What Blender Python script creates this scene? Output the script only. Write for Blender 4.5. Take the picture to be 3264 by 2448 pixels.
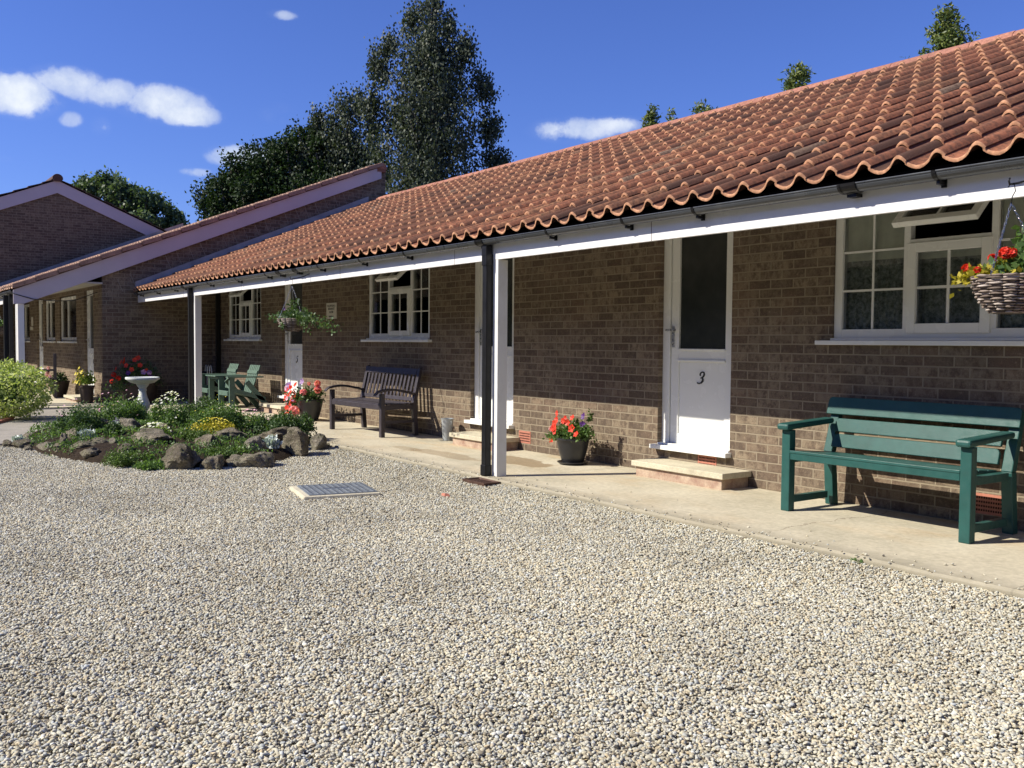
import bpy, bmesh, math, random
import numpy as np
from mathutils import Vector, Matrix, noise as mnoise
R = math.radians
scene = bpy.context.scene
for o in list(bpy.data.objects): bpy.data.objects.remove(o)
col = scene.collection

# ------------------------------------------------------------------ camera
fw = Vector((-0.81291354, 0.58082039, -0.04265272))
rt = Vector((0.58105652, 0.81382478, 0.0079085))
up = Vector((0.03930526*-1, 0.01835471, 0.99905866))
cd = bpy.data.cameras.new('camera'); cam = bpy.data.objects.new('camera', cd); col.objects.link(cam)
M = Matrix.Identity(4)
for i in range(3):
    M[i][0] = rt[i]; M[i][1] = up[i]; M[i][2] = -fw[i]
M[0][3], M[1][3], M[2][3] = 0.0, -6.20534814, 1.18714922
cam.matrix_world = M
cd.sensor_width = 36; cd.sensor_fit = 'HORIZONTAL'; cd.lens = 3004.77/3264*36
cd.clip_start = 0.05; cd.clip_end = 3000
scene.camera = cam

# ------------------------------------------------------------------ sky, sun, exposure
SUN_EL = R(39.6); SUN_AZ = math.atan2(-0.43, -0.905)      # compass angle of the sun (x east, y north)
w = bpy.data.worlds.new("World"); scene.world = w; w.use_nodes = True
nt = w.node_tree; nt.nodes.clear(); L = nt.links
def N(t, **k):
    n = nt.nodes.new(t)
    for a, b in k.items(): setattr(n, a, b)
    return n
out = N('ShaderNodeOutputWorld'); bg = N('ShaderNodeBackground'); bg.inputs[1].default_value = 0.056
sky = N('ShaderNodeTexSky', sky_type='NISHITA'); sky.sun_disc = False
sky.sun_elevation = SUN_EL; sky.sun_rotation = SUN_AZ; sky.altitude = 100
sky.air_density = 1.0; sky.dust_density = 0.3; sky.ozone_density = 4.0
tc = N('ShaderNodeTexCoord'); sep = N('ShaderNodeSeparateXYZ'); L.new(tc.outputs['Generated'], sep.inputs[0])
def mth(op, a, b=None, c=None, clamp=False):
    n = N('ShaderNodeMath', operation=op); n.use_clamp = clamp
    for i, v in enumerate((a, b, c)):
        if v is None: continue
        if isinstance(v, (int, float)): n.inputs[i].default_value = v
        else: L.new(v, n.inputs[i])
    return n.outputs[0]
az = mth('ARCTAN2', sep.outputs[0], sep.outputs[1]); el = mth('ARCSINE', sep.outputs[2])
no1 = N('ShaderNodeTexNoise'); no1.inputs['Scale'].default_value = 26; no1.inputs['Detail'].default_value = 7; no1.inputs['Roughness'].default_value = 0.58
L.new(tc.outputs['Generated'], no1.inputs['Vector'])
CL = [(-82.05,12.85,1.88,.97,1),(-79.47,13.75,1.72,.71,.8),(-77.27,13.38,1.95,.68,.75),(-74.66,13.14,2.3,.85,.9),(-73.5,12.67,1.7,.6,1.0),
      (-79.41,11.87,.56,.36,.5),(-77.89,11.61,.45,.46,.3),(-68.39,13.08,.98,.51,.28),(-68.07,18.34,.75,.24,.5),(-70.42,10.57,1.67,.59,.85),
      (-72.88,9.55,.86,.24,.5),(-68.48,10.85,1.25,.52,.5),(-50.66,12.63,2.4,.62,.75),(-48.41,12.87,1.67,.44,.7),(-82.61,9.53,.41,.19,.3),
      (-96,14,5,1.6,1),(-112,19,6,2,.8),(-30,14,4,1.2,.7),(20,16,8,2,.8),(70,22,9,2.5,.8),(140,18,9,2.2,.8),(178,26,8,3,.7)]
acc = None
for a, e, ra, re, s in CL:
    da = mth('DIVIDE', mth('SUBTRACT', az, R(a)), R(ra)*1.4)
    de = mth('DIVIDE', mth('SUBTRACT', el, R(e)), R(re)*1.45)
    q = mth('ADD', mth('MULTIPLY', da, da), mth('MULTIPLY', de, de))
    f = mth('MULTIPLY', mth('SUBTRACT', 1.0, q, clamp=True), s)
    acc = f if acc is None else mth('MAXIMUM', acc, f)
cov = mth('MULTIPLY', mth('ADD', mth('SUBTRACT', mth('MULTIPLY', acc, 1.5), .42), mth('MULTIPLY', mth('SUBTRACT', no1.outputs[0], .5), 2.6)), 2.3, clamp=True)
gate = mth('MULTIPLY', acc, 4.0, clamp=True)
cov = mth('MULTIPLY', cov, gate)
faint = mth('MULTIPLY', mth('MULTIPLY', acc, mth('SUBTRACT', no1.outputs[0], .34), clamp=True), 2.2, clamp=True)
cov = mth('MAXIMUM', cov, mth('MULTIPLY', faint, .8))
wis = N('ShaderNodeTexNoise'); wis.inputs['Scale'].default_value = 19; wis.inputs['Detail'].default_value = 8; wis.inputs['Roughness'].default_value = .62
L.new(tc.outputs['Generated'], wis.inputs['Vector'])
cov = mth('MULTIPLY', cov, mth('ADD', 0.62, mth('MULTIPLY', wis.outputs[0], .7)))
cov = mth('MULTIPLY', cov, mth('ADD', mth('MULTIPLY', acc, 1.0), .15, clamp=True), clamp=True)
tint = N('ShaderNodeMixRGB', blend_type='MULTIPLY'); tint.inputs[0].default_value = 1
L.new(sky.outputs[0], tint.inputs[1])
SKYT = tint.inputs[2]; SKYT.default_value = (0.82, 0.98, 1.75, 1)
cm = N('ShaderNodeMixRGB'); L.new(cov, cm.inputs[0]); L.new(tint.outputs[0], cm.inputs[1]); cc = N('ShaderNodeMixRGB'); cc.inputs[1].default_value = (6.4, 7.6, 10.4, 1); cc.inputs[2].default_value = (10.2, 10.9, 12.0, 1); L.new(mth('MULTIPLY', mth('SUBTRACT', wis.outputs[0], .36), 3.4, clamp=True), cc.inputs[0]); L.new(cc.outputs[0], cm.inputs[2])
L.new(cm.outputs[0], bg.inputs[0]); L.new(bg.outputs[0], out.inputs[0])
sd = bpy.data.lights.new('sun', 'SUN'); sun = bpy.data.objects.new('sun', sd); col.objects.link(sun)
sd.energy = 5.0; sd.angle = R(0.53); sd.color = (1.0, 0.93, 0.79)
sdir = Vector((math.sin(SUN_AZ)*math.cos(SUN_EL), math.cos(SUN_AZ)*math.cos(SUN_EL), math.sin(SUN_EL)))
sun.rotation_euler = sdir.to_track_quat('Z', 'Y').to_euler(); sun.location = sdir*60
vs = scene.view_settings; vs.view_transform = 'Standard'; vs.look = 'None'; vs.gamma = 1; vs.exposure = 0.62
scene.render.engine = 'CYCLES'
try:
    scene.cycles.max_bounces = 8; scene.cycles.diffuse_bounces = 4; scene.cycles.transparent_max_bounces = 12
    scene.cycles.use_denoising = True
except Exception: pass

# ------------------------------------------------------------------ material helpers
class MT:
    def __init__(s, name):
        s.m = bpy.data.materials.new(name); s.m.use_nodes = True; s.t = s.m.node_tree
        s.t.nodes.clear(); s.o = s.n('ShaderNodeOutputMaterial'); s.p = s.n('ShaderNodeBsdfPrincipled')
        s.l(s.p.outputs[0], s.o.inputs[0]); s.tc = s.n('ShaderNodeTexCoord')
    def n(s, t, **k):
        n = s.t.nodes.new(t)
        for a, b in k.items(): setattr(n, a, b)
        return n
    def l(s, a, b): s.t.links.new(a, b)
    def noise(s, scale, detail=4, rough=.5, vec=None, dist=0):
        n = s.n('ShaderNodeTexNoise'); n.inputs['Scale'].default_value = scale; n.inputs['Detail'].default_value = detail
        n.inputs['Roughness'].default_value = rough; n.inputs['Distortion'].default_value = dist
        s.l(vec if vec is not None else s.tc.outputs['Object'], n.inputs['Vector']); return n.outputs[0]
    def ramp(s, f, stops, interp='LINEAR'):
        r = s.n('ShaderNodeValToRGB'); r.color_ramp.interpolation = interp; e = r.color_ramp.elements
        while len(e) < len(stops): e.new(.5)
        for i, (p, c) in enumerate(stops):
            e[i].position = p; e[i].color = (*c, 1) if len(c) == 3 else c
        s.l(f, r.inputs[0]); return r.outputs[0]
    def mix(s, f, a, b, mode='MIX'):
        m = s.n('ShaderNodeMixRGB', blend_type=mode)
        for i, v in ((0, f), (1, a), (2, b)):
            if isinstance(v, (int, float)): m.inputs[i].default_value = v if i == 0 else (v, v, v, 1)
            elif isinstance(v, tuple): m.inputs[i].default_value = (*v, 1)
            else: s.l(v, m.inputs[i])
        return m.outputs[0]
    def math(s, op, a, b=None, clamp=False):
        n = s.n('ShaderNodeMath', operation=op); n.use_clamp = clamp
        for i, v in enumerate((a, b)):
            if v is None: continue
            if isinstance(v, (int, float)): n.inputs[i].default_value = v
            else: s.l(v, n.inputs[i])
        return n.outputs[0]
    def xyz(s, vec=None):
        n = s.n('ShaderNodeSeparateXYZ'); s.l(vec if vec is not None else s.tc.outputs['Object'], n.inputs[0]); return n.outputs
    def comb(s, a, b, c=0.0):
        n = s.n('ShaderNodeCombineXYZ')
        for i, v in enumerate((a, b, c)):
            if isinstance(v, (int, float)): n.inputs[i].default_value = v
            else: s.l(v, n.inputs[i])
        return n.outputs[0]
    def attr(s, name):
        n = s.n('ShaderNodeAttribute', attribute_name=name); return n.outputs['Fac']
    def bump(s, h, dist=.01, strength=1.0, nrm=None):
        b = s.n('ShaderNodeBump'); b.inputs['Strength'].default_value = strength; b.inputs['Distance'].default_value = dist
        s.l(h, b.inputs['Height'])
        if nrm is not None: s.l(nrm, b.inputs['Normal'])
        s.l(b.outputs[0], s.p.inputs['Normal']); return b.outputs[0]
    def base(s, c):
        if isinstance(c, tuple): s.p.inputs['Base Color'].default_value = (*c, 1)
        else: s.l(c, s.p.inputs['Base Color'])
    def set(s, rough=.6, spec=.4, metal=0):
        s.p.inputs['Roughness'].default_value = rough; s.p.inputs['Specular IOR Level'].default_value = spec
        s.p.inputs['Metallic'].default_value = metal; return s

def paint(name, c, rough=.45, var=.12, scale=6, bump=.0006, spec=.4, metal=0, dirt=None):
    t = MT(name).set(rough, spec, metal)
    n = t.noise(scale, 5, .6)
    d = tuple(v*(1-var) for v in c); b = tuple(min(1, v*(1+var*.6)) for v in c)
    cc = t.ramp(n, [(.3, d), (.7, b)])
    if dirt:
        cc = t.mix(t.ramp(t.noise(scale*.6, 7, .7), [(.56, (0, 0, 0)), (.75, (.5, .5, .5))]), cc, dirt)
    t.base(cc)
    rr = t.ramp(t.noise(scale*3, 3), [(.3, (rough*.8,)*3), (.7, (min(1, rough*1.25),)*3)]); t.l(rr, t.p.inputs['Roughness'])
    t.bump(t.noise(scale*25, 4, .6), bump); return t.m

def brick_mat(name, axis):
    t = MT(name).set(.88, .2)
    x = t.xyz(); u = x[0] if axis == 'y' else x[1]
    wob = t.noise(9, 2)
    v = t.comb(u, t.math('ADD', x[2], t.math('MULTIPLY', t.math('SUBTRACT', wob, .5), .006)))
    def br(c1, c2, mo, bias=0):
        b = t.n('ShaderNodeTexBrick'); b.offset = .5
        b.inputs['Scale'].default_value = 1; b.inputs['Mortar Size'].default_value = .0068; b.inputs['Mortar Smooth'].default_value = .25
        b.inputs['Bias'].default_value = bias; b.inputs['Brick Width'].default_value = .225; b.inputs['Row Height'].default_value = .075
        b.inputs['Color1'].default_value = (*c1, 1); b.inputs['Color2'].default_value = (*c2, 1); b.inputs['Mortar'].default_value = (*mo, 1)
        t.l(v, b.inputs['Vector']); return b
    b = br((.120, .090, .067), (.262, .208, .147), (.262, .217, .158))
    blot = t.noise(15, 6, .7, vec=t.comb(t.math('MULTIPLY', u, 1.5), x[2], 3.3))
    c = t.mix(t.ramp(blot, [(.44, (0, 0, 0)), (.60, (.85, .85, .85))]), b.outputs['Color'], (.092, .066, .050))
    red = t.noise(2.3, 2, .5)
    c = t.mix(t.ramp(red, [(.5, (0, 0, 0)), (.68, (.35, .35, .35))]), c, (.18, .115, .082))
    chalk = t.noise(38, 6, .7)
    c = t.mix(t.ramp(chalk, [(.55, (0, 0, 0)), (.72, (.6, .6, .6))]), c, (.40, .30, .21))
    fine = t.ramp(t.noise(160, 3, .7), [(.3, (.72, .72, .72)), (.7, (1.15, 1.15, 1.15))])
    c = t.mix(1.0, c, fine, 'MULTIPLY')
    morm = t.mix(b.outputs['Fac'], c, (.262, .217, .158))
    t.base(morm)
    h = t.math('ADD', t.math('MULTIPLY', t.math('SUBTRACT', 1.0, b.outputs['Fac']), .75), t.math('MULTIPLY', t.noise(55, 5, .7), .55))
    t.bump(h, .011, .9); return t.m

MAT = {}
MAT['brick_y'] = brick_mat('brown_brick_y', 'y'); MAT['brick_x'] = brick_mat('brown_brick_x', 'x')
MAT['white'] = paint('white_paint', (.70, .70, .69), .38, .06, 3, .0004, dirt=(.52, .50, .45))
MAT['upvc'] = paint('white_upvc', (.78, .79, .77), .25, .03, 2, .0001, spec=.5)
MAT['fascia'] = paint('white_fascia_board', (.72, .72, .73), .4, .05, 4, .0003, dirt=(.42, .42, .42))
MAT['barge'] = paint('barge_board_paint', (.50, .45, .50), .5, .06, 2, .0004, dirt=(.42, .38, .42))
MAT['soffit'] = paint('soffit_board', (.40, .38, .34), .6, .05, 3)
MAT['gutter'] = paint('grey_black_gutter_plastic', (.055, .06, .068), .3, .2, 4, .0002, spec=.6, dirt=(.16, .16, .15))
MAT['black'] = paint('black_plastic', (.0065, .0065, .008), .42, .2, 5, .0002, spec=.35)
MAT['rust'] = paint('rusty_iron', (.10, .055, .04), .75, .4, 18, .001)
MAT['dark'] = paint('dark_void', (.012, .012, .012), .95, .1, 2, spec=0)
MAT['room'] = paint('room_plaster', (.25, .24, .21), .9, .1, 2, spec=.1)
MAT['chrome'] = paint('brushed_steel', (.55, .55, .56), .28, .1, 20, .0001, metal=1)
MAT['zinc'] = paint('galvanised_zinc', (.42, .45, .47), .5, .2, 14, .0004, metal=.5)
MAT['green_paint'] = paint('teal_green_paint', (.019, .078, .070), .42, .16, 9, .0009, spec=.3, dirt=(.035, .085, .078))
MAT['sage_paint'] = paint('sage_green_paint', (.080, .135, .108), .6, .16, 9, .0006)
MAT['plum_stain'] = paint('dark_plum_stain', (.040, .033, .042), .45, .25, 12, .0006, spec=.5)
MAT['potblack'] = paint('charcoal_glazed_pot', (.022, .023, .026), .38, .25, 7, .0005, spec=.5)
MAT['lead'] = paint('lead_flashing', (.42, .37, .34), .55, .25, 4, .001, dirt=(.33, .33, .35))
MAT['bath'] = paint('painted_stone', (.62, .65, .63), .7, .12, 16, .001, dirt=(.38, .42, .36))
MAT['undercloak'] = paint('undercloak_and_shaded_tile', (.10, .055, .045), .9, .3, 20, .002)  # also gives the far block's tiles and ridge their shaded tone
MAT['mortar'] = paint('pale_mortar', (.34, .31, .25), .9, .2, 12)
MAT['ink'] = paint('black_ink', (.01, .01, .01), .4, .1, 5)
MAT['signw'] = paint('cream_sign_board', (.62, .60, .54), .5, .05, 5)
MAT['terra'] = paint('terracotta', (.42, .165, .115), .8, .2, 25, .0008)
MAT['plant_pot_brown'] = paint('dark_tub', (.05, .035, .028), .6, .3, 8, .0006)
MAT['soil'] = paint('dark_soil', (.045, .032, .022), .95, .4, 22, .01, spec=.1)
MAT['cableblack'] = paint('cable_black', (.02, .02, .02), .5, .1, 5)

def tile_mat(name, old, fresh, dark):
    t = MT(name).set(.95, .12)
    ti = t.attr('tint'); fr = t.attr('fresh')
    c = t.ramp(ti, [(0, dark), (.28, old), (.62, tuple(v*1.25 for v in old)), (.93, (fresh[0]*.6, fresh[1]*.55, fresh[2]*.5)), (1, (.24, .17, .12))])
    n = t.noise(26, 6, .68)
    c = t.mix(t.ramp(n, [(.40, (.75, .75, .75)), (.60, (0, 0, 0))]), c, dark)
    n2 = t.noise(60, 5, .7)
    c = t.mix(t.ramp(n2, [(.60, (0, 0, 0)), (.74, (.55, .55, .55))]), c, (.36, .27, .20))
    c = t.mix(t.ramp(t.noise(.55, 5, .62), [(.44, (0, 0, 0)), (.62, (.55, .55, .55))]), c, tuple(v*.95 for v in dark))
    c = t.mix(t.ramp(t.noise(9, 7, .75), [(.60, (0, 0, 0)), (.70, (.6, .6, .6))]), c, (.10, .085, .055))
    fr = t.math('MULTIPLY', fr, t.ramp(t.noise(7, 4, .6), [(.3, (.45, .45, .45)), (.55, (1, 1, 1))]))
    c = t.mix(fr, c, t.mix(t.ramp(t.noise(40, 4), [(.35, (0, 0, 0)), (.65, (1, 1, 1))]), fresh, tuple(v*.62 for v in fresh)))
    t.base(c); t.bump(t.noise(140, 5, .7), .004, .7); return t.m
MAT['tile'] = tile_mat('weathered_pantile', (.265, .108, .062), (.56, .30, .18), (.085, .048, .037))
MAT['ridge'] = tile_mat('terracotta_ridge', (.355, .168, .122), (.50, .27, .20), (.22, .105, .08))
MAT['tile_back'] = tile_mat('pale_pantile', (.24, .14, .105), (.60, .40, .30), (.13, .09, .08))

def leafmat(name, a, b, trans=.35, rough=.5, spec=.35):
    t = MT(name).set(rough, spec)
    c = t.ramp(t.attr('tint'), [(0, a), (1, b)])
    t.base(c)
    tr = t.n('ShaderNodeBsdfTranslucent'); t.l(t.mix(1.0, c, (1.25, 1.35, .6), 'MULTIPLY'), tr.inputs[0])
    mx = t.n('ShaderNodeMixShader'); mx.inputs[0].default_value = trans
    t.l(t.p.outputs[0], mx.inputs[1]); t.l(tr.outputs[0], mx.inputs[2]); t.l(mx.outputs[0], t.o.inputs[0]); return t.m
MAT['birch'] = leafmat('birch_leaf', (.024, .036, .022), (.100, .120, .080), .22, .55, .25)
MAT['broad'] = leafmat('broad_leaf', (.014, .030, .011), (.036, .064, .022), .2, .6, .2)
MAT['farleaf'] = leafmat('far_leaf', (.05, .085, .04), (.13, .18, .085), .3)
MAT['conifer'] = leafmat('conifer_leaf', (.045, .080, .018), (.20, .23, .055), .2)
MAT['varieg'] = leafmat('variegated_leaf', (.20, .28, .05), (.66, .70, .34), .4)
MAT['green'] = leafmat('plant_green', (.05, .105, .03), (.17, .27, .085), .35)
MAT['dkgreen'] = leafmat('plant_dark_green', (.028, .066, .022), (.11, .175, .065), .3)
MAT['lime'] = leafmat('plant_lime', (.10, .19, .03), (.30, .40, .08), .35)
MAT['moss'] = leafmat('moss_green', (.05, .09, .02), (.14, .22, .05), .2)
MAT['silver'] = leafmat('silver_leaf', (.36, .42, .42), (.62, .68, .68), .15)
MAT['golden'] = leafmat('golden_leaf', (.26, .24, .02), (.48, .40, .05), .35)
MAT['yellowf'] = leafmat('yellow_bloom', (.62, .50, .03), (.85, .74, .12), .3)
MAT['whitef'] = leafmat('white_bloom', (.68, .68, .58), (.85, .85, .8), .3)
MAT['redf'] = leafmat('red_bloom', (.62, .03, .025), (.82, .09, .04), .3)
MAT['pinkf'] = leafmat('pink_bloom', (.75, .20, .26), (.90, .42, .42), .3)
MAT['palepink'] = leafmat('pale_pink_bloom', (.72, .36, .50), (.88, .58, .70), .3)
MAT['purplef'] = leafmat('purple_bloom', (.05, .015, .12), (.14, .04, .26), .25)
MAT['violetf'] = leafmat('violet_bloom', (.30, .14, .48), (.62, .45, .72), .3)
MAT['bark'] = paint('grey_bark', (.17, .15, .13), .85, .35, 14, .01)
MAT['stem'] = paint('green_stem', (.07, .10, .03), .7, .3, 20)

def stone_mat():
    t = MT('lichened_rock').set(.92, .2)
    n = t.noise(7, 8, .65); ti = t.n('ShaderNodeObjectInfo').outputs['Random']
    c = t.ramp(n, [(.30, (.085, .076, .064)), (.45, (.21, .195, .168)), (.60, (.38, .36, .315)), (.75, (.52, .505, .46))])
    c = t.mix(1.0, c, t.ramp(ti, [(0, (.72, .66, .58)), (.5, (1, .92, .8)), (1, (1.15, 1.1, 1.05))]), 'MULTIPLY')
    g = t.n('ShaderNodeNewGeometry'); nz = t.xyz(g.outputs['Normal'])[2]
    m = t.math('MULTIPLY', t.ramp(t.noise(13, 6, .7), [(.47, (0, 0, 0)), (.6, (.85, .85, .85))]), t.math('ADD', t.math('MULTIPLY', nz, .5), .45, clamp=True))
    c = t.mix(m, c, (.075, .085, .028))
    c = t.mix(t.ramp(t.noise(28, 5, .7), [(.62, (0, 0, 0)), (.72, (.6, .6, .6))]), c, (.55, .54, .47))
    t.base(c); t.bump(t.noise(24, 10, .75), .07, 1.0); return t.m
MAT['rock'] = stone_mat()

PEB = [(0, (0.232, 0.202, 0.152)), (.10, (0.385, 0.338, 0.246)), (.24, (0.470, 0.427, 0.310)), (.40, (0.409, 0.401, 0.347)), (.52, (0.553, 0.520, 0.403)),
       (.66, (0.348, 0.365, 0.350)), (.76, (0.605, 0.571, 0.454)), (.86, (0.445, 0.361, 0.232)), (.93, (0.431, 0.461, 0.471)), (1, (0.705, 0.681, 0.600))]
def pebble_mat():
    t = MT('pebbles').set(.7, .3)
    r = t.n('ShaderNodeObjectInfo').outputs['Random']
    c = t.ramp(r, PEB); g = t.n('ShaderNodeNewGeometry')
    c = t.mix(1.0, c, t.ramp(t.noise(60, 3, vec=g.outputs['Position']), [(.3, (.85, .85, .85)), (.7, (1.12, 1.12, 1.1))]), 'MULTIPLY')
    big = t.ramp(t.noise(.8, 5, .6, vec=g.outputs['Position']), [(.36, (.86, .85, .83)), (.5, (1, 1, 1)), (.66, (1.09, 1.08, 1.05))])
    c = t.mix(1.0, c, big, 'MULTIPLY')
    t.base(c); return t.m
MAT['pebble'] = pebble_mat()
def gravel_mat():
    t = MT('gravel_ground').set(.85, .2)
    v1 = t.n('ShaderNodeTexVoronoi'); v1.inputs['Scale'].default_value = 70; t.l(t.tc.outputs['Object'], v1.inputs['Vector'])
    s = t.xyz(v1.outputs['Color'])
    c = t.ramp(s[0], PEB)
    dk = t.ramp(v1.outputs['Distance'], [(.35, (1, 1, 1)), (.75, (.28, .25, .21))])
    c = t.mix(1.0, c, dk, 'MULTIPLY')
    big = t.ramp(t.noise(.9, 5, .6), [(.35, (.86, .86, .86)), (.65, (1.1, 1.08, 1.05))])
    c = t.mix(1.0, c, big, 'MULTIPLY')
    t.base(c); h = t.math('SUBTRACT', 1.0, v1.outputs['Distance']); t.bump(h, .012, 1.0); return t.m
MAT['gravel'] = gravel_mat()

def slab_mat():
    t = MT('concrete_slab').set(.85, .25)
    x = t.xyz()
    n = t.noise(1.6, 6, .62); c = t.ramp(n, [(.3, (.40, .365, .275)), (.55, (.52, .47, .36)), (.75, (.57, .525, .41))])
    st = t.ramp(t.noise(1.1, 4, .6, vec=t.comb(x[0], t.math('MULTIPLY', x[1], 2.2), 7.7)), [(.5, (0, 0, 0)), (.68, (.65, .65, .65))])
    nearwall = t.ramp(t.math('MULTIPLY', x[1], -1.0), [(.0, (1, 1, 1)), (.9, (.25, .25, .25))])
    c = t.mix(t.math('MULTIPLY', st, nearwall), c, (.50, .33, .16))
    # damp patches left by watering
    def blob(cx, cy, rx, ry, k):
        a = t.math('DIVIDE', t.math('SUBTRACT', x[0], cx), rx); b = t.math('DIVIDE', t.math('SUBTRACT', x[1], cy), ry)
        q = t.math('ADD', t.math('MULTIPLY', a, a), t.math('MULTIPLY', b, b))
        q = t.math('ADD', q, t.math('MULTIPLY', t.math('SUBTRACT', t.noise(3.2, 5, .6), .5), 2.4))
        return t.math('MULTIPLY', t.ramp(q, [(.75, (1, 1, 1)), (1.0, (0, 0, 0))]), k)
    for a in ((-7.75, -.62, .62, .22, .75), (-8.6, -.95, .7, .16, .5), (-9.3, -1.02, .35, .1, .4)):
        c = t.mix(blob(*a), c, (.235, .165, .09))
    # control joints and a crack
    wob = t.math('MULTIPLY', t.math('SUBTRACT', t.noise(2.5, 6, .7), .5), .35)
    def line(x0, wd, k, wb=None):
        d = t.math('SUBTRACT', x[0], x0)
        if wb is not None: d = t.math('ADD', d, wb)
        d = t.math('ABSOLUTE', d); return t.ramp(d, [(wd, (k, k, k)), (wd*1.8, (0, 0, 0))])
    for x0 in (-10.95, -6.78, -2.3, -15.0):
        c = t.mix(line(x0, .004, .6), c, (.12, .10, .07))
    c = t.mix(line(-3.9, .003, .75, wob), c, (.14, .11, .08))
    grime = t.ramp(t.noise(24, 7, .72), [(.35, (.80, .80, .80)), (.65, (1.08, 1.08, 1.08))])
    c = t.mix(1.0, c, grime, 'MULTIPLY')
    # darker weathered outer edge
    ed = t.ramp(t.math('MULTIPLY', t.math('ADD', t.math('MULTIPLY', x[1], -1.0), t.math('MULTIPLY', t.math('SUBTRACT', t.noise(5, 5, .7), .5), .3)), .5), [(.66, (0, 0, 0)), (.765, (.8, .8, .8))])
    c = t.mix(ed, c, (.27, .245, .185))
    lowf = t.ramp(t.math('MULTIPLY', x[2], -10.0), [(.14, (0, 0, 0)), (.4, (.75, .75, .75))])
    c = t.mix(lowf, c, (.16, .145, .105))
    t.base(c); t.bump(t.noise(70, 6, .7), .004, .6); return t.m
MAT['slab'] = slab_mat()
def conc(name, a, b, sc=3):
    t = MT(name).set(.88, .2)
    t.base(t.mix(1.0, t.ramp(t.noise(sc, 7, .65), [(.3, a), (.7, b)]), t.ramp(t.noise(60, 4, .7), [(.3, (.82, .82, .82)), (.7, (1.1, 1.1, 1.1))]), 'MULTIPLY'))
    t.bump(t.noise(50, 6, .7), .005, .6); return t.m
MAT['conc'] = conc('pale_concrete', (.44, .40, .30), (.60, .55, .42))
MAT['conc_grey'] = conc('grey_concrete', (.25, .23, .20), (.36, .33, .28))
MAT['stepbrick'] = conc('pinkish_brick_base', (.28, .17, .13), (.50, .40, .30), 9)
MAT['kerbbrick'] = conc('red_edging_brick', (.30, .12, .08), (.42, .19, .13), 9)

MAT['lawn'] = conc('lawn_grass', (.03, .06, .015), (.06, .10, .03), 4)
def cover_mat():
    t = MT('galvanised_cover').set(.45, .5, .35)
    t.base(t.ramp(t.noise(14, 6, .65), [(.3, (.16, .18, .205)), (.7, (.28, .31, .335))])); t.bump(t.noise(40, 4), .002, .5); return t.m
MAT['cover'] = cover_mat()

def glass_mat(name, tintc, mixv):
    t = MT(name); gl = t.n('ShaderNodeBsdfGlossy'); gl.inputs['Roughness'].default_value = .02
    tr = t.n('ShaderNodeBsdfTransparent'); tr.inputs[0].default_value = (*tintc, 1)
    lw = t.n('ShaderNodeFresnel'); lw.inputs['IOR'].default_value = 1.5
    f = t.math('ADD', lw.outputs[0], mixv, clamp=True)
    mx = t.n('ShaderNodeMixShader'); t.l(f, mx.inputs[0]); t.l(tr.outputs[0], mx.inputs[1]); t.l(gl.outputs[0], mx.inputs[2])
    t.l(mx.outputs[0], t.o.inputs[0]); return t.m
MAT['glass'] = glass_mat('window_glass', (.97, .98, .97), .02)
def doorglass():
    t = MT('obscured_door_glass').set(.22, .5); t.base(t.ramp(t.noise(8, 3), [(.3, (.018, .022, .022)), (.7, (.028, .032, .031))])); t.bump(t.noise(120, 2), .0006); return t.m
MAT['dglass'] = doorglass()
def curtain():
    t = MT('net_curtain').set(.9, .1); x = t.xyz()
    lace = t.noise(34, 5, .7); c = t.ramp(lace, [(.35, (.13, .15, .135)), (.62, (.44, .48, .44))])
    hem = t.ramp(x[2], [(0, (0, 0, 0)), (1, (1, 1, 1))])
    t.base(c)
    tr = t.n('ShaderNodeBsdfTransparent'); mx = t.n('ShaderNodeMixShader'); mx.inputs[0].default_value = .85
    t.l(tr.outputs[0], mx.inputs[1]); t.l(t.p.outputs[0], mx.inputs[2]); t.l(mx.outputs[0], t.o.inputs[0]); return t.m
MAT['curtain'] = curtain()
MAT['pelmet'] = paint('pelmet_cloth', (.62, .66, .56), .9, .15, 9, .001)
def wicker():
    t = MT('grey_wicker').set(.7, .25)
    t.base(t.ramp(t.attr('tint'), [(0, (.10, .075, .06)), (.5, (.24, .19, .16)), (1, (.44, .38, .34))])); t.bump(t.noise(90, 4), .002); return t.m
MAT['wicker'] = wicker()

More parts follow.
